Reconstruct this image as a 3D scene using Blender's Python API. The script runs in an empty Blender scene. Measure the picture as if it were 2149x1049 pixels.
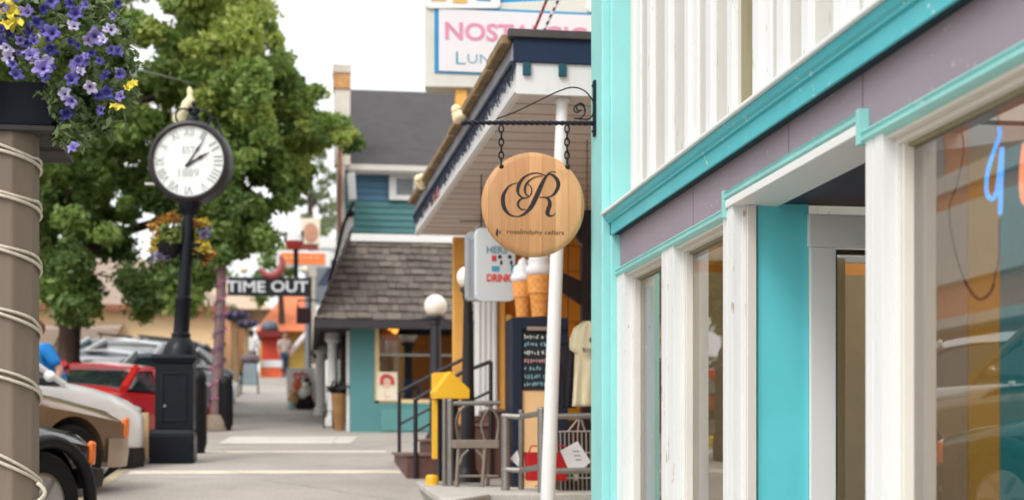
import bpy, bmesh, math, random
import numpy as np
from mathutils import Vector, Matrix, Quaternion
R = math.radians
random.seed(7)
sc = bpy.context.scene
# ------------------------------------------------------------------ camera
TH = R(8.23); FP = 3000.0; CX = 1074.5; HY = 930.0; CZ = 1.39; SL = 0.0717
ct, st = math.cos(TH), math.sin(TH)
cd = bpy.data.cameras.new('camera'); cam = bpy.data.objects.new('camera', cd)
sc.collection.objects.link(cam); sc.camera = cam
cam.location = (0, 0, CZ); cam.rotation_euler = (R(90), 0, -TH)
cd.sensor_width = 36; cd.lens = 36 * FP / 2149.0; cd.shift_y = (HY - 524.5) / 2149.0
cd.clip_start = 0.05; cd.clip_end = 3000
cd.dof.use_dof = True; cd.dof.focus_distance = 6.7; cd.dof.aperture_fstop = 2.25
# ------------------------------------------------------------------ light
SUN_EL, SUN_AZ = R(48), R(-140)      # from the street side, a little behind the camera
w = bpy.data.worlds.new('World'); sc.world = w; w.use_nodes = True
nt = w.node_tree; bg = nt.nodes['Background']
sky = nt.nodes.new('ShaderNodeTexSky'); sky.sky_type = 'NISHITA'; sky.sun_disc = False
sky.sun_elevation = SUN_EL; sky.sun_rotation = SUN_AZ; sky.air_density = 1.0; sky.dust_density = 8.0; sky.ozone_density = 1.0
hs = nt.nodes.new('ShaderNodeHueSaturation'); hs.inputs['Saturation'].default_value = 0.16
cl_ = nt.nodes.new('ShaderNodeMixRGB'); cl_.inputs[0].default_value = 0.8; cl_.inputs[2].default_value = (4.3, 4.35, 4.4, 1)   # even cloud deck over the clear sky
nt.links.new(sky.outputs[0], hs.inputs['Color']); nt.links.new(hs.outputs[0], cl_.inputs[1]); nt.links.new(cl_.outputs[0], bg.inputs[0])
bg.inputs[1].default_value = 0.15
sl = bpy.data.lights.new('sun', 'SUN'); so = bpy.data.objects.new('sun', sl); sc.collection.objects.link(so)
sl.energy = 0.55; sl.angle = R(20); sl.color = (1.0, 0.97, 0.93)
sd = Vector((math.sin(SUN_AZ) * math.cos(SUN_EL), math.cos(SUN_AZ) * math.cos(SUN_EL), math.sin(SUN_EL)))
so.rotation_euler = sd.to_track_quat('Z', 'Y').to_euler(); so.location = sd * 60
sc.view_settings.view_transform = 'Standard'; sc.view_settings.look = 'None'
sc.view_settings.exposure = 1.05; sc.view_settings.gamma = 1
sc.render.engine = 'CYCLES'
sc.cycles.use_denoising = True
sc.cycles.max_bounces = 8; sc.cycles.transparent_max_bounces = 16
sc.cycles.sample_clamp_indirect = 6
# ------------------------------------------------------------------ placing helpers
def P(px, py, D):
    xc = (px - CX) / FP * D
    return Vector((xc * ct + D * st, -xc * st + D * ct, CZ + (HY - py) / FP * D))
def PX(px, py, X):
    u = (px - CX) / FP
    return P(px, py, X / (u * ct + st))
def PY(px, py, Y):
    u = (px - CX) / FP
    return P(px, py, Y / (ct - u * st))
def YX(px, X): return PX(px, 500, X).y
def gz(y):
    if y > 70: return SL * 70
    if y < -30: return -SL * 30
    return SL * y
def G(px, py):
    u = (px - CX) / FP; v = (HY - py) / FP
    return P(px, py, CZ / (SL * (ct - u * st) - v))
KX = -1.85
def rz(x, y): return gz(y) - 0.17 - 0.025 * min(6, max(0, KX - x))
# ------------------------------------------------------------------ materials
def s2l(c): return c / 12.92 if c <= 0.04045 else ((c + 0.055) / 1.055) ** 2.4
def C(r, g, b, k=1.0): return (s2l(r / 255) * k, s2l(g / 255) * k, s2l(b / 255) * k, 1)
def mul(c, k): return (min(1, c[0] * k), min(1, c[1] * k), min(1, c[2] * k), 1)
class NT:
    def __init__(s, name):
        s.m = bpy.data.materials.new(name); s.m.use_nodes = True; s.t = s.m.node_tree
        s.b = s.t.nodes['Principled BSDF']; s.o = s.t.nodes['Material Output']
    def n(s, t, **k):
        x = s.t.nodes.new('ShaderNode' + t)
        for a, v in k.items():
            if hasattr(x, a): setattr(x, a, v)
            else: x.inputs[a.replace('_', ' ')].default_value = v
        return x
    def l(s, a, b): s.t.links.new(a, b)
    def co(s, scale=(1, 1, 1), rot=(0, 0, 0)):
        t = s.n('TexCoord'); m = s.n('Mapping'); m.inputs['Scale'].default_value = scale; m.inputs['Rotation'].default_value = rot
        s.l(t.outputs['Object'], m.inputs[0]); return m.outputs[0]
    def noise(s, vec, scale, detail=4, rough=.55):
        x = s.n('TexNoise'); x.inputs['Scale'].default_value = scale; x.inputs['Detail'].default_value = detail; x.inputs['Roughness'].default_value = rough
        s.l(vec, x.inputs['Vector']); return x.outputs['Fac']
    def ramp(s, fac, stops):
        x = s.n('ValToRGB'); e = x.color_ramp.elements
        while len(e) < len(stops): e.new(.5)
        for i, (p, c) in enumerate(stops): e[i].position = p; e[i].color = c
        s.l(fac, x.inputs[0]); return x.outputs[0]
    def mix(s, a, b, fac, mode='MIX'):
        x = s.n('MixRGB'); x.blend_type = mode
        for i, v in ((1, a), (2, b), (0, fac)):
            if hasattr(v, 'links'): s.l(v, x.inputs[i])
            else: x.inputs[i].default_value = v
        return x.outputs[0]
    def bump(s, h, st=.2, dist=.01):
        x = s.n('Bump'); x.inputs['Strength'].default_value = st; x.inputs['Distance'].default_value = dist
        s.l(h, x.inputs['Height']); s.l(x.outputs[0], s.b.inputs['Normal'])
    def col(s, o):
        if hasattr(o, 'links'): s.l(o, s.b.inputs['Base Color'])
        else: s.b.inputs['Base Color'].default_value = o
MATS = {}
def mat(name, rgb, rough=.55, var=.12, sc_=5, bump=.12, bs=40, metal=0, coat=0, stretch=(1, 1, 1), dirt=None, chips=None):
    if name in MATS: return MATS[name]
    x = NT(name); v = x.co(stretch)
    f = x.noise(v, sc_, 5)
    c = x.ramp(f, [(.3, mul(rgb, 1 - var)), (.7, mul(rgb, 1 + var))])
    if dirt:
        f2 = x.noise(v, sc_ * 2.7 + 1, 8, .7)
        c = x.mix(c, dirt, x.ramp(f2, [(.60, (0, 0, 0, 1)), (.78, (.75, .75, .75, 1))]))
    if chips:
        f3 = x.noise(v, 34, 2, .5); f4 = x.noise(v, 2.3, 2); c = x.mix(c, chips, x.mix(x.ramp(f3, [(.665, (0, 0, 0, 1)), (.69, (1, 1, 1, 1))]), x.ramp(f4, [(.5, (0, 0, 0, 1)), (.6, (1, 1, 1, 1))]), 1, 'MULTIPLY'))
    x.col(c)
    x.b.inputs['Roughness'].default_value = rough; x.b.inputs['Metallic'].default_value = metal
    x.b.inputs['Coat Weight'].default_value = coat
    if bump: x.bump(x.noise(v, bs, 3), bump, .006)
    MATS[name] = x.m; return x.m
def mat_emit(name, rgb, s):
    x = NT(name); x.col(rgb); x.b.inputs['Emission Color'].default_value = rgb; x.b.inputs['Emission Strength'].default_value = s
    return x.m
def mat_glass(name, ior=1.7, tint=(.97, .98, .97, 1), coat=.13):
    x = NT(name); x.t.nodes.remove(x.b)
    tr = x.n('BsdfTransparent'); tr.inputs[0].default_value = tint
    gl = x.n('BsdfGlossy'); gl.inputs['Roughness'].default_value = .004
    fr = x.n('Fresnel'); fr.inputs['IOR'].default_value = ior
    bp = x.n('Bump'); bp.inputs['Strength'].default_value = .06; bp.inputs['Distance'].default_value = .004
    x.l(x.noise(x.co(), 2.5, 2), bp.inputs['Height']); x.l(bp.outputs[0], gl.inputs['Normal'])
    ad = x.n('Math'); ad.operation = 'ADD'; ad.use_clamp = True; ad.inputs[1].default_value = coat; x.l(fr.outputs[0], ad.inputs[0])
    mx = x.n('MixShader'); x.l(ad.outputs[0], mx.inputs[0]); x.l(tr.outputs[0], mx.inputs[1]); x.l(gl.outputs[0], mx.inputs[2])
    x.l(mx.outputs[0], x.o.inputs[0]); return x.m
def mat_leaf(name, cols, trans=.35):
    x = NT(name); g = x.n('NewGeometry')
    n = len(cols); c = x.ramp(g.outputs['Random Per Island'], [(i / (n - 1), q) for i, q in enumerate(cols)])
    x.col(c); x.b.inputs['Roughness'].default_value = .5
    tl = x.n('BsdfTranslucent'); x.l(x.mix(c, (1, 1, .5, 1), .25, 'MULTIPLY'), tl.inputs[0])
    mx = x.n('MixShader'); mx.inputs[0].default_value = trans
    x.l(x.b.outputs[0], mx.inputs[1]); x.l(tl.outputs[0], mx.inputs[2]); x.l(mx.outputs[0], x.o.inputs[0]); return x.m
# ------------------------------------------------------------------ mesh builder
OFF = {}
def link(o): sc.collection.objects.link(o)
class M:
    def __init__(s): s.v = []; s.f = []; s.mi = []; s.k = 0
    def add(s, vs, fs):
        b = len(s.v); s.v += [tuple(p) for p in vs]
        s.f += [tuple(i + b for i in f) for f in fs]; s.mi += [s.k] * len(fs); return s
    def bx(s, x0, x1, y0, y1, z0, z1):
        return s.add([(x0, y0, z0), (x1, y0, z0), (x1, y1, z0), (x0, y1, z0), (x0, y0, z1), (x1, y0, z1), (x1, y1, z1), (x0, y1, z1)],
                     [(0, 3, 2, 1), (4, 5, 6, 7), (0, 1, 5, 4), (1, 2, 6, 5), (2, 3, 7, 6), (3, 0, 4, 7)])
    def obox(s, c, size, mt=None):
        mt = mt or Matrix(); h = Vector(size) * .5
        vs = [Vector(c) + mt @ Vector((a * h.x, b * h.y, e * h.z)) for e in (-1, 1) for a, b in ((-1, -1), (1, -1), (1, 1), (-1, 1))]
        return s.add(vs, [(0, 3, 2, 1), (4, 5, 6, 7), (0, 1, 5, 4), (1, 2, 6, 5), (2, 3, 7, 6), (3, 0, 4, 7)])
    def rect(s, px0, py0, px1, py1, Y, dep):
        a = PY(px0, py0, Y); b = PY(px1, py1, Y)
        zt = (CZ + (HY - py0) / FP * Y / ct * .5 * 2)
        pm = PY((px0 + px1) / 2, py0, Y); pb = PY((px0 + px1) / 2, py1, Y)
        return s.bx(a.x, b.x, Y, Y + dep, min(pm.z, pb.z), max(pm.z, pb.z))
    def prism(s, loop, vec):
        n = len(loop); vec = Vector(vec); a = [Vector(p) for p in loop]
        return s.add(a + [p + vec for p in a], [tuple(range(n))[::-1], tuple(range(n, 2 * n))] + [(i, (i + 1) % n, n + (i + 1) % n, n + i) for i in range(n)])
    def loft(s, loops, cap=True, closed=True):
        n = len(loops[0]); vs = [p for l in loops for p in l]; fs = []
        for j in range(len(loops) - 1):
            for i in range(n if closed else n - 1):
                fs.append((j * n + i, j * n + (i + 1) % n, (j + 1) * n + (i + 1) % n, (j + 1) * n + i))
        if cap: fs += [tuple(range(n))[::-1], tuple(range((len(loops) - 1) * n, len(loops) * n))]
        return s.add(vs, fs)
    def tube(s, pts, r, n=8, closed=False):
        pts = [Vector(p) for p in pts]; N = len(pts); rs = r if hasattr(r, '__len__') else [r] * N
        loops = []; u = None
        for i in range(N):
            a = pts[(i - 1) % N] if (closed or i > 0) else pts[i]; b = pts[(i + 1) % N] if (closed or i < N - 1) else pts[i]
            t = (b - a).normalized() if (b - a).length > 1e-9 else Vector((0, 0, 1))
            if u is None:
                u = t.orthogonal().normalized()
            u = (u - t * u.dot(t)); u = u.normalized() if u.length > 1e-6 else t.orthogonal().normalized()
            v = t.cross(u)
            loops.append([pts[i] + (u * math.cos(6.28318 * k / n) + v * math.sin(6.28318 * k / n)) * rs[i] for k in range(n)])
        if closed: loops.append(loops[0])
        return s.loft(loops, not closed)
    def lathe(s, prof, c=(0, 0, 0), n=20, mt=None, cap=None):
        mt = mt or Matrix(); c = Vector(c)
        return s.loft([[c + mt @ Vector((r * math.cos(6.28318 * k / n), r * math.sin(6.28318 * k / n), z)) for k in range(n)] for r, z in prof], prof[0] != prof[-1])
    def ball(s, c, r, nu=14, nv=9, sc3=(1, 1, 1)):
        return s.loft([[Vector(c) + Vector((max(.02, math.sin(math.pi * j / nv)) * math.cos(6.28318 * k / nu) * r * sc3[0], max(.02, math.sin(math.pi * j / nv)) * math.sin(6.28318 * k / nu) * r * sc3[1], -math.cos(math.pi * j / nv) * r * sc3[2])) for k in range(nu)] for j in range(nv + 1)])
    def text(s, body, c, w, h, th=.004, right=(1, 0, 0), up=(0, 0, 1), bold=0.0):
        vs, fs = text_geo(body, bold); x0, x1, y0, y1 = min(v[0] for v in vs), max(v[0] for v in vs), min(v[1] for v in vs), max(v[1] for v in vs)
        r = Vector(right).normalized(); u = Vector(up).normalized(); nn = r.cross(u); c = Vector(c)
        out = [c + r * ((v[0] - (x0 + x1) / 2) / (x1 - x0) * w) + u * ((v[1] - (y0 + y1) / 2) / (y1 - y0) * h) + nn * (v[2] * th) for v in vs]
        return s.add(out, fs)
    def ribbon(s, pts, fn, th):
        # pts: (x, y, halfwidth) smoothed; fn maps (x, y, depth) to world
        q = catmull(pts, 8); A = []; B = []
        for i, p in enumerate(q):
            a = q[max(0, i - 1)]; b = q[min(len(q) - 1, i + 1)]; d = Vector((b[0] - a[0], b[1] - a[1])); d.normalize()
            A.append((p[0] - d.y * p[2], p[1] + d.x * p[2])); B.append((p[0] + d.y * p[2], p[1] - d.x * p[2]))
        return s.loft([[fn(*A[i], 0), fn(*B[i], 0), fn(*B[i], th), fn(*A[i], th)] for i in range(len(q))])
    def build(s, name, mats, parent=None, smooth=False, bevel=0, sub=0, recalc=True, auto=None):
        me = bpy.data.meshes.new(name)
        if not isinstance(mats, (list, tuple)): mats = [mats]
        if parent is not None: off = OFF[parent]
        else:
            a = np.array(s.v); off = Vector(((a[:, 0].min() + a[:, 0].max()) / 2, (a[:, 1].min() + a[:, 1].max()) / 2, a[:, 2].min()))
        me.from_pydata([(v[0] - off[0], v[1] - off[1], v[2] - off[2]) for v in s.v], [], s.f)
        for m_ in mats: me.materials.append(m_)
        if len(mats) > 1: me.polygons.foreach_set('material_index', s.mi)
        if recalc:
            bm = bmesh.new(); bm.from_mesh(me); bmesh.ops.recalc_face_normals(bm, faces=bm.faces); bm.to_mesh(me); bm.free()
        if smooth:
            me.polygons.foreach_set('use_smooth', [True] * len(me.polygons))
            if smooth != 'all': me.set_sharp_from_angle(angle=R(38))
        me.update()
        o = bpy.data.objects.new(name, me); link(o); OFF[o] = off
        if parent is not None: o.parent = parent
        else: o.location = off
        if bevel:
            b = o.modifiers.new('bevel', 'BEVEL'); b.width = bevel; b.segments = 2; b.limit_method = 'ANGLE'; b.angle_limit = R(40)
        if sub:
            b = o.modifiers.new('sub', 'SUBSURF'); b.levels = sub; b.render_levels = sub
        return o
def catmull(pts, k=8):
    out = []
    n = len(pts)
    for i in range(n - 1):
        p0, p1, p2, p3 = pts[max(0, i - 1)], pts[i], pts[i + 1], pts[min(n - 1, i + 2)]
        for j in range(k):
            t = j / k
            out.append(tuple(.5 * (2 * b + (c - a) * t + (2 * a - 5 * b + 4 * c - d) * t * t + (3 * b - a - 3 * c + d) * t ** 3) for a, b, c, d in zip(p0, p1, p2, p3)))
    out.append(tuple(pts[-1])); return out
TG = {}
def text_geo(body, bold):
    if (body, bold) in TG: return TG[(body, bold)]
    cu = bpy.data.curves.new('lettering', 'FONT'); cu.body = body; cu.extrude = .5; cu.offset = bold; cu.resolution_u = 4
    o = bpy.data.objects.new('lettering', cu); link(o)
    dg = bpy.context.evaluated_depsgraph_get(); me = o.evaluated_get(dg).to_mesh()
    r = ([tuple(v.co) for v in me.vertices], [tuple(p.vertices) for p in me.polygons])
    o.evaluated_get(dg).to_mesh_clear(); bpy.data.objects.remove(o); bpy.data.curves.remove(cu)
    TG[(body, bold)] = r; return r
def tag(o, label=None, cat=None, group=None, kind=None):
    if label: o['label'] = label
    if cat: o['category'] = cat
    if group: o['group'] = group
    if kind: o['kind'] = kind
    return o
def thing(name, loc, label, cat, group=None):
    o = bpy.data.objects.new(name, None); link(o); o.location = loc; OFF[o] = Vector(loc); o.empty_display_size = .2
    return tag(o, label, cat, group)
def struct(o): o['kind'] = 'structure'; return o
def kids(o): return [c for c in bpy.data.objects if c.parent == o]
def copy_tree(o, parent=None):
    c = o.copy(); link(c); OFF[c] = OFF[o]
    if parent is not None: c.parent = parent
    for ch in kids(o): copy_tree(ch, c)
    return c
def leaves(name, clumps, per, size, mats, parent, seed, flat=.5):
    rg = np.random.default_rng(seed); V = []; F = []; MI = []; off = np.array(OFF[parent])
    cs = np.array([c[:3] for c in clumps]); rs = np.array([c[3] for c in clumps])
    for i in range(len(cs)):
        n = per if not hasattr(per, '__len__') else per[i]
        d = rg.normal(size=(n, 3)); d /= np.linalg.norm(d, axis=1)[:, None]
        r = np.minimum(1.5, np.abs(rg.normal(.62, .3, n)))
        p = cs[i] + d * (r * rs[i])[:, None] * np.array([1, 1, .8])
        a = rg.normal(size=(n, 3)) ; a /= np.linalg.norm(a, axis=1)[:, None]
        nn = d * flat + a; nn[:, 2] += .35; nn /= np.linalg.norm(nn, axis=1)[:, None]
        t = np.cross(nn, rg.normal(size=(n, 3))); t /= np.linalg.norm(t, axis=1)[:, None]
        b = np.cross(nn, t); s = size * (.6 + .8 * rg.random(n))[:, None]
        q = np.stack([p - t * s, p - b * s * .48 + nn * s * .12, p + t * s, p + b * s * .48 + nn * s * .12], 1)
        V.append(q.reshape(-1, 3)); MI += [int(clumps[i][4]) if len(clumps[i]) > 4 else 0] * n
    V = np.concatenate(V) - off; n = len(V) // 4
    me = bpy.data.meshes.new(name)
    me.vertices.add(len(V)); me.vertices.foreach_set('co', V.astype(np.float32).ravel())
    me.loops.add(n * 4); me.loops.foreach_set('vertex_index', np.arange(n * 4, dtype=np.int32))
    me.polygons.add(n); me.polygons.foreach_set('loop_start', np.arange(0, n * 4, 4, dtype=np.int32))
    for m_ in mats: me.materials.append(m_)
    me.update(calc_edges=True)
    me.polygons.foreach_set('material_index', np.array(MI, dtype=np.int32)); me.update()
    o = bpy.data.objects.new(name, me); link(o); o.parent = parent; OFF[o] = OFF[parent]; return o
# ------------------------------------------------------------------ palette
TEAL = mat('teal_paint', C(80, 190, 200), .45, .06, 3, .1, 25, dirt=C(112, 190, 192), chips=C(206, 222, 216))
TEALL = mat('pale_teal_paint', C(150, 218, 216), .45, .06, 2.5, .15, 22)
TEALM = mat('molding_teal_paint', C(150, 214, 210), .4, .08, 4, .12, 30, dirt=C(110, 176, 176), chips=C(226, 230, 224))
WHITE = mat('white_paint', C(230, 231, 230), .5, .035, 3, .15, 18, stretch=(1, 1, .25), dirt=C(208, 207, 200), chips=C(176, 168, 148))
WHITE2 = mat('clean_white_paint', C(234, 234, 232), .45, .02, 3, .06, 25)
OLDW = mat('weathered_white_board', C(202, 200, 192), .6, .06, 5, .25, 22, stretch=(1, 1, .12), dirt=C(172, 164, 146), chips=C(120, 104, 84))
OLIVE = mat('bare_olive_board', C(150, 142, 108), .75, .2, 8, .3, 30, stretch=(1, 1, .2), dirt=C(225, 222, 210))
MAUVE = mat('mauve_paint', C(150, 138, 148), .6, .05, 2, .12, 20, dirt=C(160, 150, 156), chips=C(188, 180, 180))
CREAM = mat('cream_paint', C(224, 218, 208), .5, .04, 3, .1, 20)
NAVY = mat('navy_paint', C(30, 32, 58), .5, .1, 3)
DKIRON = mat('black_iron', C(28, 30, 36), .4, .25, 12, .15, 60, metal=.3)
GREENBLK = mat('dark_blue_green_iron', C(15, 19, 28), .45, .2, 6, .1, 40, metal=.1, coat=.1)
STEEL = mat('galvanised_steel', C(150, 147, 142), .38, .1, 9, .08, 40, metal=.7)
ORANGEW = mat('orange_wall_paint', C(214, 142, 38), .6, .1, 2, .15, 15)
YELLOW = mat('yellow_paint', C(244, 186, 40), .45, .06, 4, .1)
AMBER = mat('amber_post_paint', C(240, 182, 92), .55, .06, 4)
GLASS = mat_glass('window_glass', 2.4)
TEALG = mat('green_teal_wall', C(82, 138, 140), .6, .07, 2, .1, 20)
BLUEW = mat('faded_blue_siding', C(84, 124, 154), .65, .08, 3)
BLACKP = mat('black_plastic', C(24, 24, 27), .45, .2, 8)
RUB = mat('tyre_rubber', C(30, 30, 31), .8, .15, 10, .2)
ALLOY = mat('alloy_metal', C(170, 170, 170), .3, .06, 6, .05, metal=.9)
DGLASS = mat('dark_car_glass', C(40, 50, 56), .06, .1, 3, 0, metal=.35, coat=1)
ORLENS = mat('orange_lens', C(250, 120, 26), .2, .08, 30, .1, 60, coat=.4)
HLENS = mat('headlight_lens', C(210, 214, 215), .1, .1, 20, .1, 40, metal=.3, coat=.6)
BARK = mat('dark_bark', C(84, 66, 56), .9, .35, 7, .9, 16, stretch=(1, 1, .25))

def wood_mat():
    x = NT('barrel_wood'); v = x.co((9.5, 1, .7)); f = x.noise(v, 1.2, 6, .65)
    c = x.ramp(f, [(.25, C(184, 132, 84)), (.5, C(208, 156, 106)), (.8, C(224, 176, 126))])
    tc = x.n('TexCoord'); sx = x.n('SeparateXYZ'); x.l(tc.outputs['Object'], sx.inputs[0]); ml = x.n('Math'); ml.operation = 'MULTIPLY_ADD'; ml.inputs[1].default_value = 13.0; ml.inputs[2].default_value = .4; x.l(sx.outputs['X'], ml.inputs[0])
    fl = x.n('Math'); fl.operation = 'FLOOR'; x.l(ml.outputs[0], fl.inputs[0]); wn = x.n('TexWhiteNoise'); wn.noise_dimensions = '1D'; x.l(fl.outputs[0], wn.inputs['W'])
    c = x.mix(c, x.ramp(wn.outputs['Value'], [(0, (.78, .74, .70, 1)), (.5, (1, .97, .95, 1)), (1, (1.08, 1.08, 1.1, 1))]), 1, 'MULTIPLY')
    fr = x.n('Math'); fr.operation = 'FRACT'; x.l(ml.outputs[0], fr.inputs[0]); c = x.mix(c, C(150, 100, 60), x.ramp(fr.outputs[0], [(0, (.6, .6, .6, 1)), (.06, (0, 0, 0, 1))]))
    g = x.noise(x.co((60, 3, 2.2)), 2.0, 5, .7)
    c = x.mix(c, C(170, 116, 66), x.ramp(g, [(.52, (0, 0, 0, 1)), (.8, (.55, .55, .55, 1))]))
    bl = x.noise(x.co((6, 1, 5)), 1.1, 3); c = x.mix(c, C(178, 128, 84), x.ramp(bl, [(.58, (0, 0, 0, 1)), (.72, (.6, .6, .6, 1))]))
    x.col(c); x.b.inputs['Roughness'].default_value = .5; x.bump(g, .2, .002); return x.m
def brick_mat():
    x = NT('red_brick'); t = x.n('TexBrick'); v = x.co((1, 1, 1), (0, R(90), 0)); x.l(v, t.inputs['Vector'])
    t.inputs['Color1'].default_value = C(214, 126, 84); t.inputs['Color2'].default_value = C(232, 146, 100); t.inputs['Mortar'].default_value = C(190, 160, 130)
    t.inputs['Scale'].default_value = 4; x.col(t.outputs[0]); x.b.inputs['Roughness'].default_value = .85; return x.m
def conc_mat(name, rgb, sc_=.7):
    x = NT(name); v = x.co(); f = x.noise(v, sc_, 6, .6); f2 = x.noise(v, 60, 4, .7); f3 = x.noise(v, 3.1, 6, .75)
    c = x.ramp(f, [(.3, mul(rgb, .84)), (.7, mul(rgb, 1.12))])
    c = x.mix(c, mul(rgb, .6), x.ramp(f3, [(.54, (0, 0, 0, 1)), (.75, (.6, .6, .6, 1))]))
    c = x.mix(c, x.ramp(f2, [(.35, (.75, .75, .75, 1)), (.65, (1.15, 1.12, 1.1, 1))]), 1, 'MULTIPLY')
    vo = x.n('TexVoronoi'); vo.feature = 'DISTANCE_TO_EDGE'; vo.inputs['Scale'].default_value = .33; wv_ = x.mix(v, x.noise(v, 2.2, 4), .12, 'ADD'); x.l(wv_, vo.inputs['Vector']); c = x.mix(c, mul(rgb, .55), x.ramp(vo.outputs['Distance'], [(0, (.6, .6, .6, 1)), (.008, (0, 0, 0, 1))]))
    vg = x.n('TexVoronoi'); vg.inputs['Scale'].default_value = 2.6; x.l(v, vg.inputs['Vector']); c = x.mix(c, mul(rgb, .5), x.ramp(vg.outputs['Distance'], [(.045, (.55, .55, .55, 1)), (.06, (0, 0, 0, 1))]))
    x.col(c); x.b.inputs['Roughness'].default_value = .85; x.bump(f2, .35, .004); return x.m
for m_, v_ in ((GREENBLK, .22), (BLACKP, .25), (DKIRON, .3), (RUB, .2)): m_.node_tree.nodes['Principled BSDF'].inputs['Specular IOR Level'].default_value = v_
WOOD = wood_mat(); BRICK = brick_mat()
CONC = conc_mat('sidewalk_concrete', C(176, 169, 161)); CONCL = conc_mat('pale_concrete', C(214, 210, 200)); ASPH = conc_mat('asphalt', C(78, 78, 80), .4)
JOINT = conc_mat('joint_concrete', C(226, 217, 202), 2)
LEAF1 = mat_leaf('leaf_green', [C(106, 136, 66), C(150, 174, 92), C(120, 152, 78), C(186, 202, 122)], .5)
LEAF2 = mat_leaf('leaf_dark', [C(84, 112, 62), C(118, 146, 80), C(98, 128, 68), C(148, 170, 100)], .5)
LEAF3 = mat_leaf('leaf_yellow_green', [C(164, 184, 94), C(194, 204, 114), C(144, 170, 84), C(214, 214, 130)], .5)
LEAFP = mat_leaf('petunia_leaf', [C(70, 92, 50), C(104, 126, 76), C(136, 152, 104), C(84, 108, 62)], .35)

# ------------------------------------------------------------------ ground, road, pavement
def sheet(name, x0, x1, ys, zf, m, nx=1):
    a = M(); xs = [x0 + (x1 - x0) * i / nx for i in range(nx + 1)]
    for y in ys:
        for x_ in xs: a.v.append((x_, y, zf(x_, y)))
    n = nx + 1
    for j in range(len(ys) - 1):
        for i in range(nx): a.f.append((j * n + i, j * n + i + 1, (j + 1) * n + i + 1, (j + 1) * n + i)); a.mi.append(0)
    return struct(a.build(name, m, recalc=False))
YS = [-600, -30, 0, 30, 70, 150, 1500]
sheet('ground', -900, 900, YS, lambda x, y: gz(y) - .6, mat('bare_earth', C(130, 122, 108), .9, .15, .3))
sheet('road', -14.5, KX - .13, [-30, 0, 35, 70, 150], lambda x, y: rz(x, y), ASPH, 6)
sheet('sidewalk', KX, 9, [-30, 0, 35, 70, 150], lambda x, y: gz(y), CONC)
sheet('pavement', -22, -14.5, [-30, 0, 35, 70, 150], lambda x, y: gz(y) - .22, CONC)
k = M()
k.loft([[(KX - .13, y, gz(y) - .5), (KX, y, gz(y) - .5), (KX, y, gz(y) + .004), (KX - .11, y, gz(y) + .004), (KX - .13, y, gz(y) - .02)] for y in (-30, 0, 35, 70, 150)])
struct(k.build('kerb', mat('kerb_concrete', C(186, 172, 142), .8, .12, 4)))
jm = M()
for py, wd in ((994, .20), (950, .17)):
    y = G(600, py).y; z = gz(y)
    jm.add([(KX + .05, y, gz(y) + .004), (1.0, y, gz(y) + .004), (1.0, y + wd * 2, gz(y + wd * 2) + .004), (KX + .05, y + wd * 2, gz(y + wd * 2) + .004)], [(0, 1, 2, 3)])
for y in (7.2, 25.5, 29.5, 34):
    jm.add([(KX + .05, y, gz(y) + .004), (1.0, y, gz(y) + .004), (1.0, y + .05, gz(y + .05) + .004), (KX + .05, y + .05, gz(y + .05) + .004)], [(0, 1, 2, 3)])
struct(jm.build('sidewalk_joint', JOINT, recalc=False))
y0, y1 = G(600, 931).y, G(600, 916).y
a = G(458, 930).x; b = G(735, 930).x
pm = M(); pm.add([(a, y0, gz(y0) + .006), (b, y0, gz(y0) + .006), (b + .15, y1, gz(y1) + .006), (a + .1, y1, gz(y1) + .006)], [(0, 1, 2, 3)])
struct(pm.build('pale_pavement_patch', CONCL, recalc=False))

# ------------------------------------------------------------------ the teal and white shop
H = lambda h: CZ + h
YF = YX(1242, 1.66); YN = YX(1265, 1.66)       # far and near edge of the corner post
YB = -2.0                                       # the facade runs on past the camera
shop = thing('corner_shop', (1.75, 4, gz(4)), 'turquoise and white painted shop with mauve sign band and battened upper wall', 'shop')
m = M(); m.bx(1.655, 1.80, YN, YF, gz(YN) - .3, H(4.6)); m.bx(1.70, 1.86, YN - .035, YN, gz(YN) - .3, H(4.6)); m.build('corner_post', TEALL, shop, bevel=.008)
m = M(); m.bx(1.81, 2.0, YB, YN - .02, H(1.19), H(4.6)); m.build('upper_wall', OLDW, shop)
# battens
edges = [1300, 1324, 1359, 1397, 1438, 1482, 1526]
ys = [YX(p, 1.785) for p in edges]; yy = ys[-1]
yg0, yg1 = YX(1583, 1.8), YX(1554, 1.8)
cur = yg0 - .03
while cur > YB: ys.append(cur); cur -= .30 + random.uniform(-.03, .03)
m = M()
for i, y in enumerate(ys):
    wd = .085 if i else .05
    wd += random.uniform(-.01, .012)
    m.bx(1.782 + random.uniform(-.004, .004), 1.812, y - wd, y, H(1.28), H(4.6))
    if i % 3 == 1: m.bx(1.797, 1.812, y - wd - .10, y - wd - .002, H(1.28), H(4.6))
m.build('batten', WHITE, shop, bevel=.006)
m = M(); m.bx(1.803, 1.812, yg0, yg1, H(1.28), H(4.6)); m.build('bare_board', OLIVE, shop)
YE = YN - .002
m = M()
m.loft([[(1.7505, y, H(1.225)), (1.714, y, H(1.225)), (1.712, y, H(1.171)), (1.70, y, H(1.171)), (1.70, y, H(1.238)), (1.688, y, H(1.240)), (1.688, y, H(1.25)), (1.676, y, H(1.258)), (1.668, y, H(1.283)), (1.81, y, H(1.286)), (1.81, y, H(1.18))] for y in (YB, 0, 3, 5, YE)])
m.build('cornice', TEAL, shop)
m = M(); m.loft([[(1.652, y, H(1.286)), (1.652, y, H(1.302)), (1.78, y, H(1.322)), (1.812, y, H(1.322)), (1.812, y, H(1.287))] for y in (YB, YE + .03)]); m.build('ledge', WHITE2, shop, bevel=.004)
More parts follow.
